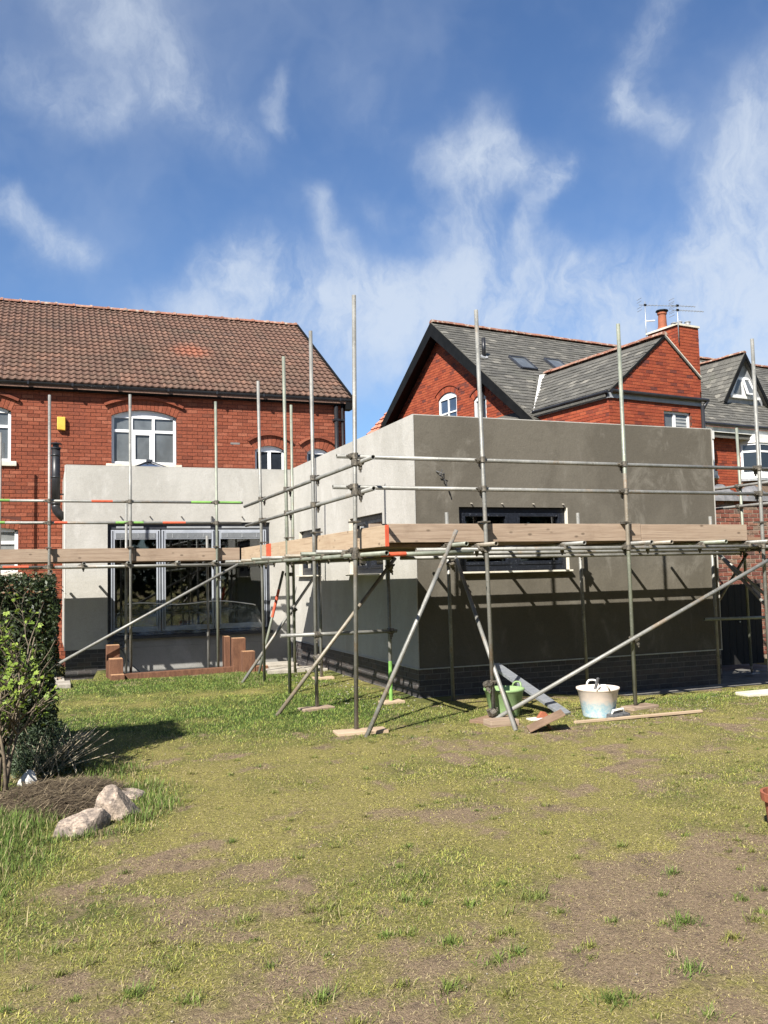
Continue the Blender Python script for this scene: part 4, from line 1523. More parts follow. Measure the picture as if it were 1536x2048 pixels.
    window(root, Ff, ww, 'white_upvc', [(1.885, 2.20, 4.77, 5.60, 'pane_grey'), (2.30, 2.72, 4.77, 5.60, 'pane_grey')], [(2.25, 4.76, 5.61)], [], fw=.06, inset=.05, bw=.08)
    wb = MB()
    for k in range(8):
        z = 4.86 + k * .09
        wb.fbox(Ff, 2.305, 2.715, -.088, -.080, z, z + .05)
    wb.build('louvre_blind', 'blind', root)
    # wing roof
    m = MB()
    vback = VE + 2.4
    m.hexa(lp([(-.12, -.02, 5.86), (-.12, vback, 5.86), (UA, vback, ZA - .07), (UA, -.02, ZA - .07), (-.12, -.02, 5.93), (-.12, vback, 5.93), (UA, vback, ZA), (UA, -.02, ZA)]))
    m.hexa(lp([(UA, -.05, ZA - .07), (UA, vback, ZA - .07), (UW + .02, vback, zr_ - .06), (UW + .02, -.05, zr_ - .06), (UA, -.05, ZA), (UA, vback, ZA), (UW + .02, vback, zr_), (UW + .02, -.05, zr_)]))
    wr = m.build('wing_roof', 'slate', root)
    s2 = Vector((UA + .12, 0, ZA - 5.93)).normalized()
    n2 = Vector((-s2.z, 0, s2.x))
    l2 = math.hypot(UA + .12, ZA - 5.93)

    def cl2(a, b):                        # valley against the main roof
        v = vback - a
        u = -.12 + s2.x * b
        return v < VE + .05 + max(0, (u + .12)) * 1.05
    slate_roof(wr, (-.12, vback, 5.93), (0, -1, 0), s2, n2, vback + .02, l2, .205, .27, nind=220, clip=cl2)
    s3 = Vector((UA - UW - .02, 0, ZA - zr_)).normalized()
    ridge_run(wr, (UA, -.05, ZA + .04), (UA, VE + 2.0, ZA + .04), r=.12, step=.4)
    MB().beam(WX @ Vector((UA + .02, -.02, ZA + .0)), WX @ Vector((UW + .03, -.02, zr_ + .01)), .05, .035).build('verge_fillet', 'cream_stone', root)
    MB().beam(WX @ Vector((UA - .02, -.03, ZA - .03)), WX @ Vector((-.10, -.03, 5.89)), .03, .05).build('verge_edge', 'black_paint', root)
    MB().beam(WX @ Vector((.0, VE + .05, 5.98)), WX @ Vector((UA, VE + 2.15, ZA + .02)), .16, .03).build('valley_flashing', 'white_paint', root)
    # white fascia with black gutter round the wing
    m = MB()
    lb(m, -.05, UW - .02, -.05, -.008, 5.845, 5.97)
    lb(m, -.06, -.01, -.05, VE + .1, 5.835, 5.962)
    m.build('wing_fascia', 'grey_paint', root)
    m = MB()
    m.tube(WX @ Vector((.02, -.10, 6.005)), WX @ Vector((UW + .18, -.10, 6.005)), .05, 10, hollow=False)
    m.tube(WX @ Vector((-.115, -.10, 5.97)), WX @ Vector((-.115, VE + .05, 5.97)), .04, 10, hollow=False)
    m.build('wing_gutter', 'black_pipe', root)
    m = MB().tube(WX @ Vector((UW - .02, -.08, -.1)), WX @ Vector((UW - .02, -.08, 5.86)), .05, 12, hollow=False)
    m.tube(WX @ Vector((UW + .15, -.10, 6.0)), WX @ Vector((UW - .0, -.08, 5.78)), .045, 12, hollow=False)
    m.build('wing_downpipe', 'black_pipe', root, smooth=True)
    # chimney
    CU0, CU1, CV0, CV1, CZ = 2.73, 3.50, .26, 1.30, 8.03
    m = MB()
    lb(m, CU0, CU1, CV0, CV1, 5.5, CZ)
    ch = m.build('chimney', 'mortar_gable', root)
    lay_bricks(ch, LF((0, CV0, 0), (1, 0, 0), (0, -1, 0)), 6.1, CZ, lambda a, b: [(CU0, CU1)], .083, .235, 'red_brick_gable', 90)
    lay_bricks(ch, LF((CU0, 0, 0), (0, 1, 0), (-1, 0, 0)), 6.9, CZ, lambda a, b: [(CV0, CV1)], .083, .235, 'red_brick_gable', 90)
    m = MB()
    lb(m, CU0 - .05, CU1 + .02, CV0 - .04, CV1 + .03, CZ, CZ + .05)
    m.build('chimney_cap', 'cream_stone', ch)
    pc = WX @ Vector((3.0, 1.02, CZ + .05))
    pt = MB().lathe(pc, [(.15, 0), (.15, .08), (.12, .12), (.105, .46), (.13, .48), (.13, .53), (.1, .53), (.1, .3)], 16).build('chimney_pot', 'terracotta', ch, smooth=False)
    MB().lathe(pc, [(0, .56), (.17, .56), (.16, .59), (0, .63)], 16).build('pot_cowl', 'black_paint', ch)
    for u, v, hh in ((3.2, .62, .16), (3.36, .48, .14), (3.05, .66, .12)):
        MB().lathe(WX @ Vector((u, v, CZ + .05)), [(.075, 0), (.07, hh), (.09, hh + .02), (.05, hh + .05), (0, hh + .06)], 12).build('flue_terminal', 'lead', ch)

    # aerials
    def aerial(label, base, h, yagi, length, bars, rz):
        t = thing('aerial', label, 'aerial', tuple(WX @ Vector(base)))
        P0 = WX @ Vector(base)
        MB().tube(P0, P0 + Vector((0, 0, h)), .013, 8, hollow=False).build('mast', 'aluminium', t, smooth=True)
        dirv = Vector((math.cos(rz), math.sin(rz), .02))
        side = Vector((-dirv.y, dirv.x, 0)).normalized()
        for z, L, nb in yagi:
            c = P0 + Vector((0, 0, z))
            m_ = MB().tube(c - dirv * .18, c + dirv * L, .010, 6, hollow=False)
            for i in range(nb):
                q_ = c + dirv * (L * (i + .5) / nb)
                hl_ = .10 - .03 * i / nb
                m_.tube(q_ - Vector((0, 0, hl_ * .5)) - side * hl_ * .5, q_ + Vector((0, 0, hl_ * .5)) + side * hl_ * .5, .006, 5, hollow=False)
            for dz in (-.16, -.08, .08, .16):
                m_.tube(c - dirv * .17 + Vector((0, 0, dz)) - side * .12, c - dirv * .17 + Vector((0, 0, dz)) + side * .12, .007, 5, hollow=False)
            m_.build('yagi', 'aluminium', t)
            MB().box(c.x - .03, c.x + .04, c.y - .02, c.y + .02, c.z - .02, c.z + .03).build('junction_box', 'black_paint', t)
        return t
    aerial('tall thin television aerial beside the clay chimney pot', (2.70, 1.33, 7.45), 1.52, [(1.42, .95, 9)], .9, 9, R(-8))
    MB().tube(WX @ Vector((2.70, 1.33, 8.42)), WX @ Vector((2.99, 1.28, 8.46)), .02, 8, hollow=False).build('stay_bar', 'white_upvc', ch)
    aerial('television aerial strapped to the near corner of the brick chimney', (2.70, .20, 7.55), 1.0, [(.86, .80, 9), (.98, .55, 6)], .8, 9, R(-5))
    # ---- long wall with bay windows on the right
    Fm = LF((0, VE + .16, 0), (1, 0, 0), (0, -1, 0))
    lay_bricks(wall, Fm, 3.4, 5.75, lambda a, b: [(UW + .05, 9.6)], .083, .235, 'red_brick_gable', 120, name='bay_brick')
    m = MB()
    lb(m, UW + .02, UL, VE - .16, VE + .155, 5.80, 5.95)
    m.build('eaves_board', 'white_paint', root)
    m = MB().tube(WX @ Vector((UW + .05, VE - .22, 6.02)), WX @ Vector((UL, VE - .22, 6.02)), .06, 10, hollow=False)
    m.build('eaves_gutter', 'black_pipe', root)
    for k, u0 in enumerate((5.75, 8.15, 10.6)):
        u1 = u0 + 1.30 if k else u0 + 1.08
        m = MB()
        dpt = .42
        # canted bay: five posts, head and apron
        prof = [(u0, VE + .16), (u0 + .35, VE + .16 - dpt), (u1 - .35, VE + .16 - dpt), (u1, VE + .16)]
        def ring(z0, z1, grow=0.0, mat_='white_paint', nm='bay_head', par=root):
            mm = MB()
            c = sum(q[0] for q in prof) / 4
            poly = [(c + (q[0] - c) * (1 + grow), q[1] - grow * .5, z0) for q in prof]
            mm.prism(lp(poly), (0, 0, z1 - z0))
            return mm.build(nm, mat_, par)
        bo = ring(5.55, 5.80, .06, 'white_paint', 'bay_window')
        ring(4.42, 4.56, .16, 'white_paint', 'bay_sill', bo)
        ring(3.4, 4.42, 0, 'old_brick', 'bay_apron', bo)
        ring(4.34, 4.42, .22, 'lead', 'bay_lead', bo)
        fr_ = MB()
        for i in range(3):
            A, B_ = Vector((*prof[i], 0)), Vector((*prof[i + 1], 0))
            L_ = (B_ - A).length
            d_ = (B_ - A) / L_
            nn = Vector((d_.y, -d_.x, 0))
            def pr(a, d, z):
                return A + d_ * a + nn * d + Vector((0, 0, z))
            def bx(a0_, a1_, z0_, z1_, d0_=-.06, d1_=0.0):
                fr_.hexa(lp([pr(a0_, d1_, z0_), pr(a1_, d1_, z0_), pr(a1_, d0_, z0_), pr(a0_, d0_, z0_), pr(a0_, d1_, z1_), pr(a1_, d1_, z1_), pr(a1_, d0_, z1_), pr(a0_, d0_, z1_)]))
            bx(0, .08, 4.56, 5.55)
            bx(L_ - .08, L_, 4.56, 5.55)
            bx(.08, L_ - .08, 4.56, 4.63)
            bx(.08, L_ - .08, 5.25, 5.31)
            bx(.08, L_ - .08, 5.49, 5.55)
            for z0_, z1_ in ((4.63, 5.25), (5.31, 5.49)):
                mm = MB().hexa(lp([pr(.08, -.02, z0_), pr(L_ - .08, -.02, z0_), pr(L_ - .08, -.035, z0_), pr(.08, -.035, z0_), pr(.08, -.02, z1_), pr(L_ - .08, -.02, z1_), pr(L_ - .08, -.035, z1_), pr(.08, -.035, z1_)]))
                mm.build('pane', 'pane_dark', bo)
        fr_.build('bay_frame', 'white_upvc', bo)
    # ---- dormer gable
    DU, DV, DZ, DH = 10.55, 4.6, 7.52, 9.08
    half = 1.0
    e1 = Vector((1, 0, 0))
    m = MB()
    m.prism(lp([(DU - half, DV + .06, DZ - .35), (DU + half, DV + .06, DZ - .35), (DU + half, DV + .06, DZ), (DU, DV + .06, DH - .1), (DU - half, DV + .06, DZ)]), WX.to_3x3() @ Vector((0, .2, 0)))
    dm = m.build('dormer_wall', 'lead', root)
    vb = DV + 2.35
    for sg in (-1, 1):
        m = MB()
        ee = DU + sg * (half + .18)
        ze_ = DZ - .22
        poly = [(ee, DV - .12, ze_), (DU, DV - .12, DH), (DU, vb, DH), (ee, vb, ze_)]
        m.prism(lp(poly), (0, 0, -.08))
        dr = m.build('dormer_roof', 'slate', root)
        if sg < 0:
            sv = Vector((half + .18, 0, DH - ze_)).normalized()
            nv = Vector((-sv.z, 0, sv.x))
            slate_roof(dr, (ee, vb, ze_), (0, -1, 0), sv, nv, vb - DV + .12, math.hypot(half + .18, DH - ze_), .2, .26, nind=90)
        b = MB()
        b.prism(lp([(ee, DV - .16, ze_ - .02), (DU, DV - .16, DH + .0), (DU, DV - .16, DH - .2), (ee - sg * .12, DV - .16, ze_ - .05)]), WX.to_3x3() @ Vector((0, .04, 0)))
        b.build('dormer_bargeboard', 'black_paint', root)
    ridge_run(dm, (DU, DV - .12, DH + .04), (DU, vb, DH + .04), r=.1, step=.4)
    m = MB()
    Fd = LF((0, DV + .06, 0), (1, 0, 0), (0, -1, 0))
    wo = MB()
    wz = DZ + .06 - 6.98
    pts = [(-.66, 6.98 + wz), (.66, 6.98 + wz), (.30, 7.66 + wz), (-.30, 7.66 + wz)]
    wo.prism([Fd.p(DU + a, .03, z) for a, z in pts], Fd.n * -.06)
    wd = wo.build('dormer_window', 'white_upvc', root)
    MB().prism([Fd.p(DU + a, .045, z) for a, z in ((-.50, 7.04 + wz), (-.10, 7.04 + wz), (-.10, 7.55 + wz), (-.24, 7.55 + wz))], Fd.n * -.012).build('pane', 'pane_grey', wd)
    # one light stands open
    op = MB()
    P0, P1, P2, P3 = Fd.p(DU - .02, .24, 7.03 + wz), Fd.p(DU + .38, .24, 7.03 + wz), Fd.p(DU + .28, .06, 7.58 + wz), Fd.p(DU - .02, .06, 7.58 + wz)
    for a, b in ((P0, P1), (P1, P2), (P2, P3), (P3, P0)):
        op.beam(a, b, .06, .05)
    cas = op.build('open_casement', 'white_upvc', wd)
    MB().prism([P0, P1, P2, P3], Fd.n * -.01).build('pane', 'pane_grey', wd)
    lbm = MB()
    lb(lbm, DU - .75, DU + .75, DV - .06, DV + .055, DZ - .04, DZ + .05)
    lbm.build('dormer_sill', 'white_paint', wd)
    # ---- clay tiled rear roof peeping out behind the gable
    br = thing('clay_tiled_roof', 'pink clay tiled roof slope peeping out left of the black gable verge', 'roof', tuple(WX @ Vector((.6, 11, 0))), R(7))
    ua, za_, ub, zb_ = -.60, 6.50, 1.4, 8.60
    v0, v1 = 11.35, 12.0
    m = MB()
    m.prism(lp([(ua, v0, za_), (ub, v0, zb_), (ub, v1, zb_), (ua, v1, za_)]), (0, 0, -.1))
    ro = m.build('deck', 'clay_tile', br)
    sv = Vector((ub - ua, 0, zb_ - za_)).normalized()
    nv = Vector((-sv.z, 0, sv.x))
    q0 = XF[ro]
    # tiles laid in the same axes
    XF_keep = XF[ro]
    XF[ro] = WX
    rest = MB()
    ln = math.hypot(ub - ua, zb_ - za_)
    rows = int(ln / .27)
    for r in range(rows):
        for c in range(3):
            o_ = Vector((ua, v1 + .05 - c * .25, za_)) + sv * r * .27
            ev = Vector((0, -1, 0))
            P = []
            for t, h in ((0, .06), (.28, .012)):
                for a, hh in ((0, 0), (.06, .02), (.12, 0), (.245, 0)):
                    P.append(WX @ (o_ + ev * a + sv * t + nv * (h + hh)))
            for a, hh in ((0, 0), (.06, .02), (.12, 0), (.245, 0)):
                P.append(WX @ (o_ + ev * a + nv * 0.0))
            XF[ro] = XF_keep
            MB().add(P, [(0, 1, 5, 4), (1, 2, 6, 5), (2, 3, 7, 6), (8, 9, 1, 0), (9, 10, 2, 1), (10, 11, 3, 2), (8, 0, 4)], random.random() + .001).build('tile', 'clay_tile', ro)
    m = MB()
    m.prism(lp([(ua + .1, v0 + .1, 0), (.2, v0 + .1, 0), (.2, v0 + .1, za_ + .55), (ua + .1, v0 + .1, za_ - .1)]), WX.to_3x3() @ Vector((0, .5, 0)))
    m.build('wall', 'red_brick_gable', br)


build_neighbour()


# ------------------------------------------------------------------ old brick garden building and gate on the right
def build_right():
    root = thing('garden_wall', 'old weathered red brick wall beyond the right end of the extension', 'wall', (13.5, 13.6, 0))
    F = Fr((0, 13.5, 0), (1, 0, 0), (0, -1, 0))
    core = MB().box(11.0, 18.0, 13.5, 13.72, -.3, 3.02).build('core', 'mortar_pale', root)
    lay_bricks(core, F, -.05, 3.0, lambda a, b: [(11.0, 16.0)], .082, .235, 'old_brick', 300, proud=.010, joint=.019)
    MB().box(10.95, 18.0, 13.44, 13.78, 3.02, 3.09).build('coping', 'terracotta', root)
    t = thing('tarpaulin', 'crumpled grey tarpaulin lying along the top of the old brick wall', 'tarpaulin', (12.9, 13.6, 3.1))
    m = MB()
    nx, ny = 30, 8
    P = []
    for i in range(nx + 1):
        for j in range(ny + 1):
            x = 11.6 + 2.1 * i / nx
            u = j / ny
            h = .17 * math.sin(math.pi * u) * (.7 + .5 * math.sin(i * .55 + 1.2)) + .03 * math.sin(i * 1.7 + j * 1.3)
            P.append((x, 13.40 + .45 * u, 3.10 + max(-.13 if j == 0 else .005, h - (.16 if j == 0 else 0))))
    m.add(P, [(i * (ny + 1) + j, (i + 1) * (ny + 1) + j, (i + 1) * (ny + 1) + j + 1, i * (ny + 1) + j + 1) for i in range(nx) for j in range(ny)])
    m.build('cloth', 'tarp_grey', t, smooth=True)
    g = thing('side_gate', 'black boarded gate in the shade beside the extension', 'gate', (11.0, 12.3, 0))
    for i in range(14):
        x = 9.95 + i * .152
        MB().box(x, x + .146, 12.30, 12.325, -.05, 1.36 + .004 * (i % 3)).build('board', 'black_timber', g)
    MB().box(9.95, 12.08, 12.327, 12.37, .2, .3).box(9.95, 12.08, 12.327, 12.37, 1.1, 1.2).build('rail', 'black_timber', g)
    for z in (.78, .70):
        MB().tube((11.55, 12.30, z), (11.55, 12.28, z), .014, 10, hollow=False).build('latch_bolt', 'aluminium', g)


build_right()

# ------------------------------------------------------------------ scaffolding
TR = .02415


def coupler_mesh():
    m = MB()
    m.tube((0, 0, -.028), (0, 0, .028), .0325, 10, hollow=False)
    m.tube((-.028, .052, 0), (.028, .052, 0), .0325, 10, hollow=False)
    m.box(-.02, .02, .02, .045, -.02, .02)
    m.box(-.065, -.025, -.014, .014, -.016, .016)
    m.tube((-.085, 0, 0), (-.06, 0, 0), .010, 6, hollow=False)
    m.tube((-.055, .01, 0), (-.055, .055, 0), .008, 6, hollow=False)
    m.box(-.016, .016, .04, .066, -.065, -.028)
    m.tube((0, .053, -.09), (0, .053, -.06), .010, 6, hollow=False)
    return m.mesh('coupler', 'coupler_steel')


COUP = coupler_mesh()


def couple(parent, p, toward, tilt=0.0):
    """toward = direction (x, y) from the standard to the tube it holds"""
    a = math.atan2(toward[1], toward[0]) - math.pi / 2
    M = Matrix.Translation(p) @ Matrix.Rotation(a, 4, 'Z') @ Matrix.Rotation(random.uniform(-.05, .05) + tilt, 4, 'Y') @ Matrix.Scale(1.18, 4)
    return piece('coupler', COUP, parent, M)


def pole(parent, name, p0, p1, mat='galvanised', r=TR):
    return smooth_tube(parent, name, p0, p1, mat, r)


def smooth_tube(parent, name, p0, p1, mat, r):
    o = MB().tube(p0, p1, r, 14).build(name, mat, parent)
    fl = [False] * len(o.data.polygons)
    for i in range(14):
        fl[i] = True
    o.data.polygons.foreach_set('use_smooth', fl)
    return o


def band(parent, p0, p1, mat, r=TR + .0012):
    return MB().tube(p0, p1, r, 14, hollow=False, cap=False).build('paint_band', mat, parent, smooth=True)


def plank(parent, name, p0, p1, w, h, mat, up=(0, 0, 1)):
    return MB().beam(p0, p1, w, h, up).build(name, mat, parent, bevel=.003)


def lerp(a, b, t):
    return tuple(a[i] + (b[i] - a[i]) * t for i in range(3))


def build_scaffold():
    # ---- run along the front of the block
    A = thing('front_scaffold', 'tube scaffold with toe boards along the dark front wall of the extension', 'scaffold', (6, 9.8, 0), group='scaffold runs round the extension')
    std = [((3.126, 8.97, .035), (3.20, 8.98, 4.80), 'galvanised'), ((4.768, 8.93, .035), (4.722, 8.98, 4.77), 'galvanised'), ((6.75, 8.98, .03), (6.727, 8.98, 4.773), 'galvanised_green'), ((8.90, 8.98, 0), (8.895, 8.98, 4.75), 'galvanised')]
    for k, (a, b, mt) in enumerate(std):
        s = pole(A, 'standard', a, b, mt)
        for z in (1.955, 2.655, 2.995):
            q_ = lerp(a, b, z / 4.8)
            couple(A, (q_[0], q_[1], z), (0, 1))
        q_ = lerp(a, b, 2.27 / 4.8)
        MB().box(q_[0] - .05, q_[0] + .05, q_[1] - .035, q_[1] + .1, 2.262, 2.278).build('board_clip', 'coupler_steel', A)
    band(A, lerp(*std[2][:2], .40), lerp(*std[2][:2], .60), 'galvanised_rusty')
    for a, b, mt in (((4.246, 10.78, .03), (4.246, 10.78, 2.12), 'galvanised'), ((5.05, 10.58, 0), (5.037, 10.6, 2.50), 'galvanised'), ((7.235, 10.7, -.05), (7.175, 10.7, 2.51), 'galvanised'), ((9.60, 10.7, -.09), (9.575, 10.7, 2.466), 'galvanised')):
        pole(A, 'standard', a, b, mt)
        couple(A, (b[0], b[1], 1.945), (0, -1))
    band(A, (4.246, 10.78, .03), (4.246, 10.78, .55), 'green_tape')
    yo = 9.033
    for z, nm, x0, x1 in ((2.995, 'guard_rail', 2.98, 9.75), (2.655, 'guard_rail', 2.93, 9.75), (1.955, 'ledger', 3.9, 8.86)):
        mid = 5.6 if nm == 'guard_rail' else 8.86
        pole(A, nm, (x0, yo, z), (x1, yo, z - .004), 'galvanised')
    pole(A, 'ledger', (8.75, yo + .05, 1.945), (10.2, yo + .05, 1.945), 'galvanised')
    pole(A, 'ledger', (4.10, 10.47, 1.945), (10.1, 10.47, 1.945), 'galvanised')
    pole(A, 'ledger', (4.3, 10.475, 1.893), (9.9, 10.475, 1.890), 'galvanised')
    pole(A, 'ledger', (3.35, 8.92, 1.90), (4.55, 8.90, 1.925), 'galvanised_green')
    # transoms poking out under the toe board, alternately at odd lengths
    for x, y0, y1, mt in ((4.30, 8.56, 10.65, 'galvanised_green'), (4.70, 8.62, 10.70, 'galvanised_rusty'), (5.86, 8.62, 10.68, 'galvanised'), (6.80, 8.60, 10.70, 'galvanised'), (7.12, 8.63, 10.66, 'galvanised_rusty'), (7.95, 8.62, 10.70, 'galvanised_green'), (8.72, 8.7, 10.70, 'galvanised')):
        z = 2.005
        pole(A, 'transom', (x, y0, z), (x + .02, y1, z - .005), mt)
        couple(A, (x, yo, 1.98), (0, 1), 0)
    # boards
    zb = 2.055
    for i in range(5):
        y = 9.12 + i * .234
        for x0, x1 in ((3.35, 7.0), (7.02, 9.9)):
            plank(A, 'scaffold_board', (x0, y + .1, zb), (x1, y + .1, zb + random.uniform(-.003, .003)), .231, .038, 'timber_dark')
    o = plank(A, 'toe_board', (3.36, 9.085, 2.148), (7.008, 9.085, 2.148), .038, .212, 'timber_board')
    o = plank(A, 'toe_board', (7.018, 9.085, 2.140), (8.72, 9.085, 2.136), .038, .214, 'timber_board')
    band(A, (3.42, 8.905, 1.904), (3.72, 8.905, 1.91), 'orange_paint')
    # braces
    for a, b, mt in (((3.119, 8.655, .0), (4.36, 8.93, 2.17), 'galvanised'), ((4.661, 8.245, 0), (5.10, 10.51, 1.93), 'galvanised'), ((4.74, 8.885, .02), (9.45, 8.915, 1.99), 'galvanised'), ((2.632, 10.49, .0), (4.33, 10.73, 1.90), 'galvanised_rusty'),
                     ((9.45, 8.2, 0), (9.60, 10.64, 1.93), 'galvanised')):
        pole(A, 'brace', a, b, mt)
    for p_, t in (((4.735, 8.95, .10), (0, -1)), ((6.745, 8.98, .83), (0, -1)), ((4.75, 8.95, .42), (-1, -.4)), ((3.213, 10.716, .66), (0, -1)), ((4.246, 10.78, 1.78), (0, -1)), ((5.05, 10.58, 1.80), (0, -1)), ((4.32, 8.96, 1.98), (0, 1))):
        couple(A, p_, t, .4)
    pole(A, 'tie_tube', (2.74, 10.67, .953), (4.32, 10.71, .944), 'galvanised')
    couple(A, (3.213, 10.716, .95), (0, -1))
    couple(A, (4.246, 10.78, .945), (0, -1))

    # ---- run along the pale side wall
    B = thing('side_scaffold', 'tube scaffold run beside the bright pale side wall of the extension', 'scaffold', (3.7, 12.4, 0), group='scaffold runs round the extension')
    stdb = [((3.213, 10.716, .03), (3.19, 10.65, 4.847), 'galvanised'), ((3.30, 12.341, .0), (3.19, 12.02, 4.845), 'galvanised_green'), ((3.30, 13.9, 0), (3.19, 13.634, 4.836), 'galvanised')]
    for a, b, mt in stdb:
        pole(B, 'standard', a, b, mt)
        for z in (1.92, 2.60, 2.94):
            q_ = lerp(a, b, z / 4.84)
            couple(B, (q_[0], q_[1], z), (1, 0))
        q_ = lerp(a, b, 2.24 / 4.84)
        MB().box(q_[0] - .035, q_[0] + .1, q_[1] - .05, q_[1] + .05, 2.235, 2.25).build('board_clip', 'coupler_steel', B)
    couple(B, (3.17, 8.975, 2.92), (1, 0))
    couple(B, (3.17, 8.975, 2.59), (1, 0))
    couple(B, (3.15, 8.975, 1.90), (1, 0))
    for a, b, mt in (((4.107, 15.0, 0), (4.106, 15.0, 4.75), 'galvanised_green'), ((4.232, 13.83, .03), (4.232, 13.83, 2.05), 'galvanised')):
        pole(B, 'standard', a, b, mt)
    for z0, z1, nm, y0, y1, x in ((2.935, 2.915, 'guard_rail', 8.60, 15.0, 3.245), (2.60, 2.575, 'guard_rail', 8.60, 14.9, 3.245), (1.905, 1.92, 'ledger', 8.20, 15.4, 3.22)):
        pole(B, nm, (x, y0, z0), (x, y1, z1), 'galvanised' if nm != 'ledger' else 'galvanised_green')
    pole(B, 'ledger', (4.20, 10.5, 1.90), (4.16, 15.6, 1.92), 'galvanised')
    for i, y in enumerate((9.55, 10.35, 11.3, 12.25, 13.1, 14.1, 14.9)):
        pole(B, 'transom', (2.88 + .05 * (i % 3), y, 1.96), (4.42, y + .03, 1.955), ('galvanised', 'galvanised_green', 'galvanised_rusty')[i % 3])
        couple(B, (3.22, y, 1.94), (1, 0))
    for i in range(5):
        x = 3.42 + i * .216
        plank(B, 'scaffold_board', (x, 9.15, 2.01), (x - .03, 15.5, 2.0), .22, .038, 'timber_dark')
    tb1 = plank(B, 'toe_board', (3.268, 8.32, 2.085), (3.268, 12.6, 2.09), .038, .218, 'timber_pale')
    tb2 = plank(B, 'toe_board', (3.268, 12.62, 2.09), (3.268, 15.33, 2.095), .038, .218, 'timber_pale')
    plank(B, 'painted_end', (3.268, 8.30, 2.085), (3.268, 8.318, 2.085), .040, .222, 'orange_paint')
    MB().box(3.244, 3.2485, 13.15, 13.45, 1.985, 2.20).build('painted_band', 'orange_paint', B)
    for a, b, mt in (((2.957, 14.0, .0), (4.28, 14.32, 1.66), 'galvanised'), ((3.45, 14.975, 0), (3.92, 15.0, 1.78), 'galvanised_green')):
        pole(B, 'brace', a, b, mt)
    band(B, lerp((3.45, 14.975, 0), (3.92, 15.0, 1.78), .55), lerp((3.45, 14.975, 0), (3.92, 15.0, 1.78), .82), 'orange_paint')
    couple(B, (4.107, 15.0, 1.1), (-1, -.3))
    couple(B, (4.05, 15.0, 1.72), (-1, 0))

    # ---- run before the glazed doors
    Cc = thing('door_scaffold', 'tube scaffold standing before the glazed doors with painted guard rails', 'scaffold', (1.5, 16.3, 0), group='scaffold runs round the extension')
    stdc = [((.079, 15.76, .05), (.065, 15.78, 4.87), 'galvanised'), ((1.40, 15.80, -.18), (1.391, 15.78, 4.95), 'galvanised'), ((2.91, 15.80, -.18), (2.898, 15.78, 4.90), 'galvanised_green')]
    for a, b, mt in stdc:
        pole(Cc, 'standard', a, b, mt)
        for z in (1.93, 2.68, 3.055):
            q_ = lerp(a, b, z / 4.9)
            couple(Cc, (q_[0], q_[1], z), (0, 1))
        MB().box(b[0] - .05, b[0] + .05, 15.74, 15.9, 2.25, 2.265).build('board_clip', 'coupler_steel', Cc)
    band(Cc, (.078, 15.76, .1), (.075, 15.762, .95), 'galvanised_green')
    for a, b, mt in (((1.41, 16.9, -.2), (1.42, 16.9, 3.112), 'galvanised'), ((2.93, 16.9, -.2), (2.917, 16.9, 2.5), 'galvanised'), ((-.862, 19.57, -.2), (-.862, 19.57, 4.79), 'galvanised')):
        pole(Cc, 'standard', a, b, mt)
    for z, x0, x1, nm in ((3.058, -1.6, 3.39, 'guard_rail'), (2.686, -1.6, 3.36, 'guard_rail'), (1.93, .16, 3.40, 'ledger')):
        o = pole(Cc, nm, (x0, 15.83, z), (x1, 15.83, z - .006), 'galvanised')
    for x0, x1, z, mt in ((-1.5, -.55, 3.058, 'green_tape'), (2.45, 3.36, 3.054, 'green_tape'), (-1.5, -.62, 2.686, 'green_tape'), (1.15, 1.62, 2.684, 'green_tape'), (1.95, 2.35, 2.683, 'orange_paint'), (.15, .36, 2.685, 'orange_paint'), (.75, 1.1, 3.056, 'orange_paint')):
        band(Cc, (x0, 15.83, z), (x1, 15.83, z), mt, TR + .001)
    pole(Cc, 'ledger', (-1.5, 16.845, 1.93), (4.2, 16.845, 1.93), 'galvanised')
    pole(Cc, 'ledger', (-1.5, 15.83, 1.95), (.04, 15.83, 1.93), 'galvanised')
    band(Cc, (-.65, 15.83, 1.942), (-.25, 15.83, 1.938), 'orange_paint')
    for i, x in enumerate((.10, .62, 1.345, 2.19, 2.85)):
        pole(Cc, 'transom', (x, 15.52, 1.982 if i else 1.86), (x + .02, 17.05, 1.98 if i else 1.86), 'galvanised')
        couple(Cc, (x, 15.83, 1.95), (0, 1))
    for i in range(4):
        y = 15.99 + i * .245
        for x0, x1 in ((-1.6, 1.45), (1.47, 3.3)):
            plank(Cc, 'scaffold_board', (x0, y, 2.025), (x1, y, 2.025), .242, .038, 'timber_dark')
    plank(Cc, 'toe_board', (-1.6, 15.875, 2.13), (1.486, 15.875, 2.13), .038, .222, 'timber_board')
    plank(Cc, 'toe_board', (1.494, 15.875, 2.12), (3.33, 15.875, 2.118), .038, .222, 'timber_board')
    pole(Cc, 'brace', (-.016, 15.70, .19), (3.30, 15.70, 1.94), 'galvanised')
    couple(Cc, (.079, 15.76, .24), (0, -1), .4)
    couple(Cc, (2.906, 15.79, 1.73), (0, -1), .4)
    couple(Cc, (.079, 15.76, 1.80), (0, -1))

    # ---- far right return
    D = thing('end_scaffold', 'tube scaffold return standing at the far right end of the extension', 'scaffold', (10.9, 11, 0), group='scaffold runs round the extension')
    pole(D, 'standard', (10.975, 11.47, .03), (10.95, 11.50, 4.033), 'galvanised_green')
    pole(D, 'standard', (10.95, 8.98, 0), (10.95, 8.98, 4.7), 'galvanised')
    for z in (3.035, 2.694, 1.95):
        pole(D, 'guard_rail' if z > 2 else 'ledger', (10.90, 8.7, z), (10.90, 15.2, z), 'galvanised')
        couple(D, (10.955, 11.49, z), (-1, 0))
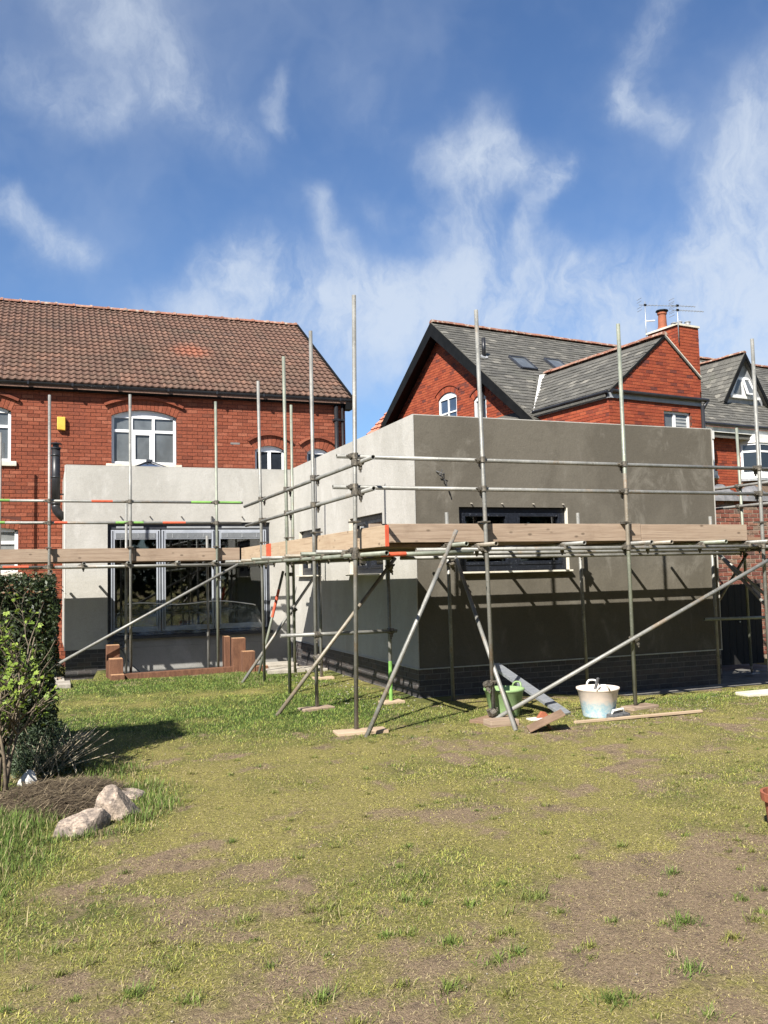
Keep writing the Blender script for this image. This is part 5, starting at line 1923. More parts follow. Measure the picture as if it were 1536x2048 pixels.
    pole(D, 'brace', (10.9, 11.35, 1.9), (10.2, 12.0, .35), 'galvanised')
    pole(D, 'ledger', (9.3, 10.62, .90), (10.9, 10.60, .88), 'galvanised_green')
    pole(D, 'brace', (9.62, 10.66, 1.92), (11.4, 9.9, 0.1), 'galvanised')
    for i in range(6):
        plank(D, 'scaffold_board', (9.98 + i * .232, 9.2, 1.995), (9.98 + i * .232, 12.2, 1.995), .229, .038, 'timber_dark')
    pole(D, 'base_jack', (10.978, 11.467, -.08), (10.975, 11.47, .06), 'galvanised_rusty', .018)
    MB().box(10.89, 11.06, 11.38, 11.55, -.095, -.08).build('base_plate', 'aluminium', D)

    # ---- sole boards under the standards
    def sole(label, c, w, l, rz, mat='timber_pale', z=.0, th=.04):
        g = float(gz(c[0], c[1]))
        m = MB().box(-l / 2, l / 2, -w / 2, w / 2, 0, th)
        o = piece('sole_board', m.mesh('sole_board', mat), None, Matrix.Translation((c[0], c[1], g + z - .008)) @ Matrix.Rotation(rz, 4, 'Z'))
        b = o.modifiers.new('bevel', 'BEVEL')
        b.width = .004
        tag(o, label, 'board', 'sole boards under the scaffold feet')
    sole('pale sole board under the tallest scaffold pole at the corner', (3.15, 8.90), .225, .56, R(-4))
    sole('weathered sole board under the second pole of the side run', (3.20, 10.69), .2, .42, R(8), 'timber_board')
    sole('sole board lying under the third front pole right of the white tub', (6.79, 8.95), .21, .45, R(12), 'timber_board')
    sole('small sole board at the foot of the green banded inner pole', (4.25, 10.77), .2, .3, R(5))
    sole('short thick timber block beside the foot of the second front pole', (4.68, 8.60), .2, .34, R(-3), 'timber_board', th=.075)
    sole('grey sole board under the second front pole', (4.72, 8.95), .22, .5, R(30), 'timber_dark')
    sole('sole board on the stone slabs under the leftmost pole', (.08, 15.76), .2, .36, R(4), 'timber_board', .06)
    sole('small sole board against the blue brick plinth of the side wall', (4.25, 13.80), .2, .34, R(-6))


build_scaffold()


# ------------------------------------------------------------------ builders' things on the grass
def tub(name, label, c, rt, rb, h, mat, handle_ang, inside=None):
    t = thing(name, label, 'tub', c)
    cz = Vector(c)
    MB().lathe(cz, [(0, .004), (rb, 0), (rb * 1.02, .02), (rt * .985, h - .03), (rt * 1.045, h - .02), (rt * 1.045, h), (rt * .99, h), (rb * .97, .03), (0, .03)], 40).build('body', mat, t, smooth=True)
    for s in (0, math.pi):
        a = handle_ang + s
        pts = []
        for k in range(9):
            u = -1 + 2 * k / 8
            aa = a + u * .30
            rr = rt * 1.03 + .015 * (1 - u * u)
            pts.append(cz + Vector((rr * math.cos(aa), rr * math.sin(aa), h - .012 + .062 * (1 - u ** 4))))
        MB().path(pts, .0115, 8).build('handle', mat if mat == 'tub_green' else 'white_paint', t, smooth=True)
    return t


def build_things():
    g = lambda x, y: float(gz(x, y))
    tub('mixing_tub', 'pale flexible tub splashed blue standing on the grass', (5.95, 8.60, g(5.95, 8.60)), .235, .175, .335, 'tub_splashed', R(70))
    tub('plastic_tub', 'lime green flexible tub behind the crossed scaffold tubes', (5.03, 9.15, g(5.03, 9.15)), .23, .165, .32, 'tub_green', R(20))
    # trowel handle in the tub
    tr = thing('trowel', 'black handled trowel standing in the blue splashed tub', 'trowel', (5.98, 8.72, .28))
    MB().beam((6.00, 8.74, .26), (6.03, 8.70, .43), .045, .03).build('grip', 'rubber_grey', tr, bevel=.008)
    MB().beam((5.86, 8.62, .29), (6.00, 8.74, .30), .09, .004).build('blade', 'aluminium', tr)
    # float on the grass by the tub
    fl = thing('plastering_float', 'grey sponge float lying on the grass beside the blue splashed tub', 'float', (6.06, 8.36, g(6.06, 8.36)))
    z = g(6.06, 8.36)
    MB().hexa([(5.93, 8.30, z), (6.20, 8.34, z + .01), (6.19, 8.46, z + .02), (5.92, 8.42, z + .01), (5.935, 8.30, z + .055), (6.195, 8.34, z + .065), (6.185, 8.46, z + .075), (5.925, 8.42, z + .065)]).build('pad', 'rubber_grey', fl, bevel=.01)
    MB().path([(5.97, 8.37, z + .06), (5.98, 8.37, z + .10), (6.14, 8.40, z + .11), (6.15, 8.40, z + .07)], .013, 8).build('handle', 'white_paint', fl, smooth=True)
    # long white batten
    b = thing('batten', 'long pale timber batten lying on the grass before the blue splashed tub', 'batten', (6.3, 8.31, g(6.3, 8.31)))
    MB().beam((5.42, 8.29, g(5.42, 8.29) + .016), (7.19, 8.33, g(7.19, 8.33) + .022), .045, .028).build('stick', 'timber_pale', b, bevel=.003)
    # aluminium straightedge leaning behind
    s = thing('straightedge', 'long grey aluminium plasterers straightedge leaning across the scaffold foot', 'straightedge', (5.62, 8.82, 0))
    a0, a1 = Vector((5.37, 10.0, .50)), Vector((5.64, 8.80, .02))
    ax = (a1 - a0).normalized()
    sd = Vector((1, 0, 0))
    sd = (sd - ax * sd.dot(ax)).normalized()
    up = sd.cross(ax)
    m = MB()
    W_ = .15
    prof = [(-W_ / 2, -.02), (-W_ / 2, .012), (-W_ / 2 + .02, .018), (-.02, .004), (.02, .004), (W_ / 2 - .02, .018), (W_ / 2, .012), (W_ / 2, -.02)]
    P = []
    for c in (a0, a1):
        P += [c + sd * x + up * y for x, y in prof]
    n = len(prof)
    m.add(P, [(i, (i + 1) % n, n + (i + 1) % n, n + i) for i in range(n)] + [tuple(range(n - 1, -1, -1)), tuple(range(n, 2 * n))])
    m.build('profile', 'aluminium', s)
    # plasterer's hawk resting on its handle
    h = thing('plasterers_hawk', 'wooden plasterers hawk tilted on its handle on the grass', 'hawk', (4.9, 8.15, g(4.9, 8.15)))
    z = g(4.9, 8.15)
    c0 = [(4.70, 8.02, z + .004), (5.06, 7.90, z + .17), (5.17, 8.16, z + .18), (4.81, 8.28, z + .012)]
    m = MB()
    dv = Vector((-.012, -.0, .010))
    m.hexa([Vector(q) for q in c0] + [Vector(q) + Vector((-.006, 0, .014)) for q in c0])
    m.build('board', 'plywood', h, bevel=.002)
    MB().tube((4.93, 8.09, z + .085), (5.00, 8.07, z - .005), .018, 12, hollow=False).build('handle', 'plywood', h, smooth=True)
    # brush / tile scraps
    r = thing('hand_brush', 'small red backed float lying on the grass behind the hawk', 'float', (5.28, 8.75, g(5.28, 8.75)))
    z = g(5.28, 8.75)
    MB().box(5.10, 5.42, 8.66, 8.78, z + .0, z + .02).build('blade', 'white_paint', r, bevel=.003)
    MB().prism([(5.20, 8.70, z + .02), (5.36, 8.70, z + .02), (5.31, 8.70, z + .08), (5.26, 8.70, z + .09)], (0, .04, 0)).build('grip', 'terracotta', r, bevel=.006)
    # stack of slabs below the leftmost pole
    t0 = [(-.28, .40, 14.9, 15.45, .0, .055, 'paving'), (-.22, .32, 15.45, 16.05, 0, .058, 'paving'), (-.16, .2, 15.55, 15.95, .06, .095, 'paving')]
    for i, (x0, x1, y0, y1, z0, z1, mt) in enumerate(t0):
        o = MB().box(x0, x1, y0, y1, z0 - .02, z1).build('paving_slab', mt, None, bevel=.008)
        tag(o, ['broad stone slab lying in the grass before the leftmost pole', 'stone slab under the leftmost scaffold pole', 'thin slab lying on top of the slab by the leftmost pole'][i], 'slab', 'loose stone slabs')
    for i, (x0, x1, y0, y1, zt, lab) in enumerate(((3.62, 4.30, 15.0, 15.55, .06, 'buff paving slab laid between side scaffold and sleepers'), (4.33, 4.68, 14.9, 15.5, .05, 'small buff slab against the side wall plinth'), (3.75, 4.35, 15.6, 16.2, .09, 'raised buff slab behind the side scaffold poles'))):
        o = MB().box(x0, x1, y0, y1, -.05, zt).build('paving_slab', 'paving', None, bevel=.008)
        tag(o, lab, 'slab', 'loose stone slabs')
    for x0, x1, y0, y1, lab in ((8.55, 9.5, 9.0, 9.25, 'pale slab edge in the grass at the far right'),):
        o = MB().box(x0, x1, y0, y1, -.1, .03).build('paving_slab', 'cream_stone', None, bevel=.01)
        tag(o, lab, 'slab', 'loose stone slabs')
    # timber sleepers stepping down either side of the sunken strip
    def sleeper(x0, x1, y0, y1, z0, z1, lab):
        t = thing('timber_sleeper', lab, 'sleeper', ((x0 + x1) / 2, (y0 + y1) / 2, z0), group='reddish timber sleepers round the sunken strip')
        MB().box(x0, x1, y0, y1, z0, z1).build('baulk', 'sleeper', t, bevel=.008)
        MB().box(x0 + .008, x1 - .008, y0 + .008, y1 - .008, z1 - .002, z1 + .003).build('cut_end', 'sleeper_cut', t)
    sleeper(1.005, 1.225, 15.90, 16.12, -.2, .56, 'tallest upright sleeper of the left step')
    sleeper(1.03, 1.26, 15.62, 15.88, -.1, .345, 'middle upright sleeper of the left step')
    sleeper(1.04, 1.27, 15.44, 15.60, -.1, .095, 'lowest sleeper of the left step sunk in the turf')
    sleeper(3.02, 3.12, 15.74, 15.98, -.2, .63, 'tall dark upright sleeper of the right step against the scaffold')
    sleeper(3.135, 3.37, 15.60, 15.80, -.2, .60, 'broad upright sleeper in the middle of the right step')
    sleeper(3.27, 3.49, 15.38, 15.58, -.1, .375, 'shorter front sleeper of the right step')
    sleeper(3.50, 3.72, 15.36, 15.56, -.1, .11, 'lowest sleeper of the right step beside the slabs')
    t = thing('edging_sleeper', 'long timber sleeper edging the turf before the glazed doors', 'sleeper', (2.1, 15.68, 0))
    MB().hexa([(1.24, 15.60, -.1), (3.16, 15.62, -.1), (3.16, 15.76, -.1), (1.24, 15.76, -.1), (1.24, 15.60, .085), (3.16, 15.62, .10), (3.16, 15.76, .10), (1.24, 15.76, .085)]).build('baulk', 'sleeper', t, bevel=.006)
    # hose coils and scraps in the sunken strip
    t = thing('cable_coil', 'black cable coil lying in the sunken strip by the doors', 'cable', (1.4, 17.2, .5))
    pts = []
    for i in range(60):
        a = i * .42
        pts.append((1.22 + .13 * math.cos(a) + .002 * i, 17.22 + .05 * math.sin(a), .45 + .09 * math.sin(a) + .0008 * i))
    MB().path(pts, .014, 6).build('coil', 'rubber_grey', t, smooth=True)
    MB().path([(1.35, 17.2, .40), (1.5, 17.1, .12), (1.75, 16.9, -.1), (2.1, 16.6, -.17), (2.5, 16.5, -.175), (2.9, 16.7, -.17)], .012, 6).build('tail', 'rubber_grey', t, smooth=True)
    # terracotta pot cut by the right edge of the picture
    p = thing('terracotta_pot', 'terracotta pot just entering at the right edge of the lawn', 'pot', (4.46, 4.40, 0))
    MB().lathe((4.46, 4.40, -.01), [(0, 0), (.115, 0), (.145, .20), (.165, .20), (.168, .25), (.15, .25), (.13, .05), (0, .05)], 28).build('body', 'terracotta', p, smooth=False)


build_things()


# ------------------------------------------------------------------ rocks
def rock(name, label, cat, c, size, seed, mat, rot=0.0, cuts=9):
    import bmesh
    bm = bmesh.new()
    bmesh.ops.create_icosphere(bm, subdivisions=4, radius=1.0)
    rr = random.Random(seed)
    planes = []
    for _ in range(cuts):
        v = Vector((rr.uniform(-1, 1), rr.uniform(-1, 1), rr.uniform(-.6, 1))).normalized()
        planes.append((v, rr.uniform(.42, .70)))
    M = Matrix.Rotation(rot, 3, 'Z')
    for v in bm.verts:
        p_ = v.co.copy()
        for pn, dd in planes:
            e = p_.dot(pn) - dd
            if e > 0:
                p_ -= pn * e * .985
        nz = float(fbm(np.array([p_.x * 3 + seed]), np.array([p_.y * 3 + p_.z * 2.3]), seed % 7)[0]) - .5
        nz2 = float(fbm(np.array([p_.x * 9 + seed]), np.array([p_.y * 9 + p_.z * 7.3]), seed % 5)[0]) - .5
        p_ *= 1.18 + nz * .10 + nz2 * .07
        p_ = M @ Vector((p_.x * size[0], p_.y * size[1], p_.z * size[2]))
        v.co = p_ + Vector(c)
    me = bpy.data.meshes.new(name)
    bm.to_mesh(me)
    bm.free()
    me.materials.append(MATS[mat])
    o = bpy.data.objects.new(name, me)
    COL.objects.link(o)
    me.polygons.foreach_set('use_smooth', [False] * len(me.polygons))
    return tag(o, label, cat)


rock('boulder', 'upright pinkish boulder at the front right corner of the planting bed', 'rock', (.50, 6.66, .065), (.15, .14, .175), 5, 'stone', R(25))
rock('boulder', 'long low boulder lying at the front edge of the planting bed', 'rock', (.20, 6.42, .030), (.225, .125, .14), 12, 'stone', R(32))
rock('white_stone', 'small bright white stone at the back of the planting bed', 'stone', (-.13, 8.02, .05), (.075, .06, .065), 31, 'white_stone')
rock('mossy_stone', 'dark flat stone half buried behind the upright boulder', 'stone', (.50, 7.20, .0), (.22, .16, .07), 44, 'stone', R(10))


# ------------------------------------------------------------------ plants
def leaf_cloud(pts, nrms, size, jitter, tmpl, rngl, up=0.0):
    """place a small leaf template at each point; returns verts, faces, tones"""
    tv, tf = tmpl
    tv = np.array(tv, float)
    n = len(pts)
    d = rngl.normal(size=(n, 3))
    d = d / np.linalg.norm(d, axis=1)[:, None]
    N = np.asarray(nrms) * (1 - jitter) + d * jitter
    N[:, 2] += up
    N /= np.linalg.norm(N, axis=1)[:, None] + 1e-9
    t = rngl.normal(size=(n, 3))
    T = np.cross(N, t)
    T /= np.linalg.norm(T, axis=1)[:, None] + 1e-9
    Bn = np.cross(N, T)
    s = size * rngl.uniform(.6, 1.3, n)
    V = pts[:, None, :] + s[:, None, None] * (tv[None, :, 0:1] * T[:, None, :] + tv[None, :, 1:2] * Bn[:, None, :] + tv[None, :, 2:3] * N[:, None, :])
    k = len(tv)
    F = (np.arange(n) * k)[:, None, None] + np.array(tf)[None]
    return V.reshape(-1, 3), F.reshape(-1, len(tf[0])), np.repeat(rngl.random(n), len(tf))


def np_mesh(name, V, F, mat, parent=None, tone=None, col=None, kind=None):
    me = bpy.data.meshes.new(name)
    nv, nf, k = len(V), len(F), F.shape[1]
    if parent is not None:
        M = np.array(XF[parent].inverted())
        V = V @ M[:3, :3].T + M[:3, 3]
    me.vertices.add(nv)
    me.vertices.foreach_set('co', np.ascontiguousarray(V, dtype=np.float32).ravel())
    me.loops.add(nf * k)
    me.loops.foreach_set('vertex_index', np.ascontiguousarray(F, dtype=np.int32).ravel())
    me.polygons.add(nf)
    me.polygons.foreach_set('loop_start', np.arange(0, nf * k, k, dtype=np.int32))
    me.polygons.foreach_set('loop_total', np.full(nf, k, dtype=np.int32))
    if tone is not None:
        me.attributes.new('tone', 'FLOAT', 'FACE').data.foreach_set('value', tone.astype(np.float32))
    if col is not None:
        a = me.attributes.new('col', 'FLOAT_COLOR', 'POINT')
        a.data.foreach_set('color', np.concatenate([col, np.ones((len(col), 1))], 1).astype(np.float32).ravel())
    me.materials.append(MATS[mat])
    me.update(calc_edges=True)
    me.validate()
    o = bpy.data.objects.new(name, me)
    COL.objects.link(o)
    if parent is not None:
        o.parent = parent
        XF[o] = XF[parent]
    if kind:
        o['kind'] = kind
    return o


OVAL = ([(-.5, 0, 0), (0, -.25, .04), (.5, 0, 0), (0, .25, .04)], [(0, 1, 2), (0, 2, 3)])
LANCE = ([(-.5, 0, 0), (0, -.09, .03), (.5, 0, -.02), (0, .09, .03)], [(0, 1, 2), (0, 2, 3)])


def lobed():
    V, F = [(0, 0, 0)], []
    for a, L in ((-1.25, .38), (-.62, .52), (0, .62), (.62, .52), (1.25, .38)):
        b = len(V)
        c, s = math.cos(a), math.sin(a)
        for u, v, w in ((L * .55, -.13, .03), (L, 0, -.05), (L * .55, .13, .03)):
            V.append((c * u - s * v, s * u + c * v, w))
        F += [(0, b, b + 1), (0, b + 1, b + 2)]
    return V, F


LOBED = lobed()


def build_plants():
    rl = np.random.default_rng(21)
    # --- dark evergreen hedge
    h = thing('hedge_shrub', 'dense dark evergreen shrub behind the light green maple shrub', 'shrub', (-1.1, 9.0, 0))
    n = 34000
    fc = rl.choice(3, n, p=[.5, .25, .25])              # front, right end, top of a clipped box
    a1, a2 = rl.random(n), rl.random(n)
    bx = np.where(fc == 1, 0.10, -2.4 + 2.5 * a1)
    by = np.where(fc == 0, 8.45, np.where(fc == 1, 8.45 + 1.05 * a1, 8.45 + 1.05 * a2))
    z = np.where(fc == 2, 1.72, .14 + 1.58 * a2)
    nr = np.stack([1.0 * (fc == 1) + .1, -1.0 * (fc == 0) - .1, 1.0 * (fc == 2) + .25], 1).astype(float)
    lump = .16 * (fbm(bx * 4 + by * 3.1 + 9, z * 4 + by * 2.0, 2) - .5)
    inn = -np.abs(rl.normal(0, .07, n))
    pts = np.stack([bx, by, z], 1) + nr / np.linalg.norm(nr, axis=1)[:, None] * (lump + inn)[:, None]
    rc = np.clip((z - 1.45) / .27, 0, 1) ** 2 * .12
    pts[:, 0] -= np.where(fc != 2, rc * (bx > -.3), 0)
    z = pts[:, 2]
    V, F, T = leaf_cloud(pts, nr, .040, .55, OVAL, rl)
    np_mesh('crown', V, F, 'leaf_hedge', h, tone=T)
    m = rl.random(n) < .05
    m &= z > 1.5
    V, F, T = leaf_cloud(pts[m] + nr[m] * .04 + np.array([0, 0, .05]), nr[m], .04, .5, OVAL, rl, .5)
    np_mesh('new_shoots', V, F, 'leaf_hedge_tip', h, tone=T, kind='stuff')
    mb = MB()
    for i in range(6):
        a = i * 1.05
        mb.path([(-.5 + .05 * math.cos(a), 9.0 + .05 * math.sin(a), -.05), (-.5 + .2 * math.cos(a), 9.0 + .2 * math.sin(a), .6), (-.5 + .35 * math.cos(a + .3), 9.0 + .35 * math.sin(a + .3), 1.3)], [.03, .02, .008], 6)
    mb.build('stem', 'bark', h)
    MB().box(-2.35, -.02, 8.58, 9.42, .25, 1.58).build('shade_core', 'core_dark', h)  # solid near-black core, the shade within the hedge put into its colour

    # --- light green lobed-leaf shrub
    a = thing('maple_shrub', 'tall light green maple shrub with lobed leaves at the left edge', 'shrub', (-.30, 7.75, 0))
    st = MB()
    tips = []

    def grow(p, d, L, r, lvl):
        if p[0] > -.10 + (.10 if p[2] < .9 else 0):
            return
        pts_ = [Vector(p)]
        rad_ = [r]
        k = 5
        for i in range(k):
            d2 = d + Vector((random.uniform(-.22, .22), random.uniform(-.22, .22), random.uniform(-.04, .16)))
            d = d2.normalized()
            pts_.append(pts_[-1] + d * L / k)
            rad_.append(r * (1 - .75 * (i + 1) / k))
        st.path(pts_, rad_, 5)
        for i in range(2 if lvl < 2 else 1, k + 1):
            if lvl >= 1:
                tips.append((pts_[i], lvl))
            if lvl < 2:
                for _ in range(2):
                    ang = random.uniform(0, 6.28)
                    dd = (d * .55 + Vector((math.cos(ang), math.sin(ang), .25)) * .8).normalized()
                    grow(pts_[i], dd, L * random.uniform(.30, .5), rad_[i] * .7 + .001, lvl + 1)
    for dx, dy, L in ((.05, 0, 1.22), (-.18, .1, 1.3), (.13, -.05, .85), (-.3, -.1, 1.1), (.02, .2, 1.0)):
        grow((-.30 + dx * .2, 7.75 + dy * .2, -.02), Vector((dx, dy, 1)).normalized(), L, .02, 0)
    st.build('stem', 'bark', a, smooth=True)
    P = np.array([list(t[0]) for t in tips])
    P = np.repeat(P, 3, axis=0) + rl.normal(size=(len(P) * 3, 3)) * .035
    keep = (P[:, 0] < .02 + .08 * np.sin(P[:, 2] * 9) + .10 * (P[:, 2] < .95)) & (P[:, 2] > .2) & (P[:, 2] < 1.68)
    P = P[keep]
    if len(P) > 640:
        P = P[rl.choice(len(P), 640, replace=False)]
    nr = np.tile(np.array([[-.25, -.25, .9]]), (len(P), 1))
    V, F, T = leaf_cloud(P, nr, .064, .45, LOBED, rl)
    np_mesh('crown', V, F, 'leaf_acer', a, tone=T)

    # --- grey green bush with dry stems
    b = thing('lavender_bush', 'low grey green bush with dry straw coloured stems', 'bush', (.0, 8.5, 0))
    n = 7500
    d = rl.normal(size=(n, 3))
    d[:, 2] = np.abs(d[:, 2])
    d /= np.linalg.norm(d, axis=1)[:, None]
    r = np.power(rl.uniform(.15, 1, n), .5)
    pts = np.array([.02, 8.5, .03]) + d * r[:, None] * np.array([.36, .34, .42]) * (1 + .3 * (fbm(d[:, 0] * 3 + 4, d[:, 1] * 3 + d[:, 2] * 2, 9) - .5))[:, None]
    V, F, T = leaf_cloud(pts, d + np.array([0, 0, .2]), .05, .7, LANCE, rl)
    np_mesh('crown', V, F, 'leaf_grey', b, tone=T)
    mb = MB()
    for i in range(44):
        t = random.random()
        p0 = Vector((-.02 + random.uniform(-.12, .12), 8.30 + random.uniform(-.1, .12), .02))
        L = random.uniform(.3, .62)
        dr = Vector((.72 + random.uniform(-.3, .2), random.uniform(-.35, .3), .62 + random.uniform(-.35, .25))).normalized()
        p1 = p0 + dr * L * .5
        p2 = p1 + (dr + Vector((.05, 0, -.1 + random.uniform(-.1, .2)))).normalized() * L * .5
        mb.path([p0, p1, p2], [.0045, .0035, .002], 4)
    for i in range(40):
        p0 = Vector((.02 + random.uniform(-.25, .25), 8.4 + random.uniform(-.25, .25), .02))
        dr = Vector((random.uniform(-.6, .6), random.uniform(-.6, .6), 1)).normalized()
        mb.path([p0, p0 + dr * random.uniform(.25, .5)], [.004, .002], 4)
    mb.build('stem', 'twig', b)

    # --- small variegated bush at the foot of the brick wall
    v = thing('variegated_bush', 'small pale variegated bush by the left foot of the extension', 'bush', (.12, 17.8, -.15))
    n = 2600
    d = rl.normal(size=(n, 3))
    d[:, 2] = np.abs(d[:, 2])
    d /= np.linalg.norm(d, axis=1)[:, None]
    pts = np.array([.02, 17.9, -.15]) + d * np.power(rl.uniform(.2, 1, n), .4)[:, None] * np.array([.36, .34, .62])
    V, F, T = leaf_cloud(pts, d, .06, .6, OVAL, rl)
    np_mesh('crown', V, F, 'leaf_variegated', v, tone=T)
    mb = MB()
    for i in range(7):
        mb.path([(.02, 17.9, -.16), (.02 + random.uniform(-.25, .25), 17.9 + random.uniform(-.2, .2), .35), (.02 + random.uniform(-.35, .35), 17.85, .62)], [.012, .008, .003], 5)
    mb.build('stem', 'bark', v)
    p = thing('flower_pot', 'terracotta pot half hidden behind the leftmost scaffold pole', 'pot', (-.12, 16.75, -.17))
    MB().lathe((-.10, 16.75, -.17), [(0, 0), (.13, 0), (.17, .26), (.19, .26), (.19, .31), (.165, .31), (.14, .1), (0, .1)], 24).build('body', 'terracotta', p)

    # --- mulch of dead stems in the bed
    nb = 5200
    ang = rl.uniform(0, 2 * np.pi, nb)
    rr = np.sqrt(rl.random(nb))
    cx, cy = .10 + rr * np.cos(ang) * .52, 7.35 + rr * np.sin(ang) * .62
    L = rl.uniform(.05, .22, nb)
    yaw = rl.normal(0, .7, nb)
    pit = rl.normal(.05, .25, nb)
    D = np.stack([np.cos(yaw) * np.cos(pit), np.sin(yaw) * np.cos(pit), np.sin(pit)], 1)
    Wd = np.stack([-np.sin(yaw), np.cos(yaw), np.zeros(nb)], 1) * (rl.uniform(.0015, .004, nb))[:, None]
    C = np.stack([cx, cy, gz(cx, cy) + .02 + .10 * (1 - rr ** 2) * rl.random(nb)], 1)
    V = np.stack([C - D * L[:, None] / 2 - Wd, C - D * L[:, None] / 2 + Wd, C + D * L[:, None] / 2 + Wd * .6, C + D * L[:, None] / 2 - Wd * .6], 1).reshape(-1, 3)
    F = np.arange(nb * 4).reshape(-1, 4)
    tt = rl.random(nb)
    base = np.array([.30, .235, .15]) * tt[:, None] ** 1.6 + np.array([.05, .036, .026]) * (1 - tt[:, None])
    o = np_mesh('mulch', V, F, 'grass_blade', None, col=np.repeat(base, 4, axis=0), kind='stuff')
    tag(o, 'brown straw mulch of dead stems covering the planting bed', 'mulch')
    m = MB()
    P_, nn = [], 20
    P_ = [(.1, 7.35, float(gz(.1, 7.35)) + .07)]
    for k in range(1, 5):
        for i in range(nn):
            a_ = 2 * math.pi * i / nn
            f = k / 4
            x, y = .1 + .56 * f * math.cos(a_), 7.35 + .66 * f * math.sin(a_)
            P_.append((x, y, float(gz(x, y)) + .07 * (1 - f * f) - (.015 if k == 4 else 0) + random.uniform(-.008, .008)))
    fs = [(0, 1 + i, 1 + (i + 1) % nn) for i in range(nn)]
    for k in range(3):
        fs += [(1 + k * nn + i, 1 + (k + 1) * nn + i, 1 + (k + 1) * nn + (i + 1) % nn, 1 + k * nn + (i + 1) % nn) for i in range(nn)]
    m.add(P_, fs)
    struct('planting_bed', m, 'straw', smooth=True)


build_plants()


# ------------------------------------------------------------------ unseen trees added to darken the glass reflections and the shaded walls
def build_tree_screen():
    rl = np.random.default_rng(77)
    pts, nr = [], []
    for i in range(44):
        x = -34 + 68 * i / 43 + rl.uniform(-.8, .8)
        y = rl.uniform(-17, -13)
        if i % 4 == 0:
            x, y = -13 + rl.uniform(-1.5, 1), -12 + 26 * i / 43
        h = rl.uniform(8.5, 12.5) if y < -12 else rl.uniform(4, 5.5)
        n = 900
        d = rl.normal(size=(n, 3))
        d /= np.linalg.norm(d, axis=1)[:, None]
        r = np.power(rl.uniform(.3, 1, n), .4)
        c = np.array([x, y, h * .5])
        pts.append(c + d * r[:, None] * np.array([h * .24, h * .22, h * .5]))
        nr.append(d)
    V, F, T = leaf_cloud(np.concatenate(pts), np.concatenate(nr), .75, .5, OVAL, rl)
    o = np_mesh('tree_screen', V, F, 'leaf_hedge', None, tone=T, kind='stuff')
    tag(o, 'dark belt of trees added behind the viewer to darken reflections and shade', 'trees')


build_tree_screen()


# ------------------------------------------------------------------ grass
def blades(x, y, L, tilt, w, col, rl, droop=.35):
    n = len(x)
    az = rl.uniform(0, 2 * np.pi, n)
    dx, dy = np.cos(az), np.sin(az)
    z0 = gz(x, y) - .004
    b = np.stack([x, y, z0], 1)
    sx, sy = -dy * w, dx * w
    side = np.stack([sx, sy, np.zeros(n)], 1)
    st, ct = np.sin(tilt), np.cos(tilt)
    mid = b + np.stack([dx * st * L * .5, dy * st * L * .5, ct * L * .55], 1)
    t2 = np.clip(tilt + droop, 0, 1.9)
    tip = mid + np.stack([dx * np.sin(t2) * L * .5, dy * np.sin(t2) * L * .5, np.cos(t2) * L * .5], 1)
    tip[:, 2] = np.maximum(tip[:, 2], z0 + .004)
    V = np.stack([b - side, b + side, mid + side * .75, mid - side * .75, tip], 1)
    k = (np.arange(n) * 5)[:, None]
    F = np.concatenate([k + np.array([[0, 1, 2]]), k + np.array([[0, 2, 3]]), k + np.array([[3, 2, 4]])], 0)
    C = np.repeat(col, 5, axis=0).reshape(n, 5, 3)
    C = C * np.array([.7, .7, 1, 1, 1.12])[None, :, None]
    return V.reshape(-1, 3), F, C.reshape(-1, 3)


GREEN = np.array([.160, .240, .048])
DEEP = np.array([.065, .115, .024])
YELL = np.array([.420, .375, .098])
STRAW = np.array([.470, .385, .205])


def free_ground(x, y):
    ok = ~((x > 4.55) & (y > 10.5)) & ~((x > RX0 - .05) & (y > 15.5)) & (y < 16.6)
    ok &= ~((x > -.3) & (x < .42) & (y > 14.85) & (y < 16.1))
    ok &= ~((x > 3.6) & (y > 14.8))
    ok &= ~((x > 5.3) & (y > 10.45))
    ok &= ~((((x - .1) / .45) ** 2 + ((y - 7.35) / .55) ** 2) < 1)
    return ok


def in_view(x, y, m=.6):
    # ground the lens covers, with a margin
    dx, dy = x * CR.x + y * CR.y, x * CF.x + y * CF.y
    return (np.abs(dx) < .445 * dy + m) & (dy > 2.6)


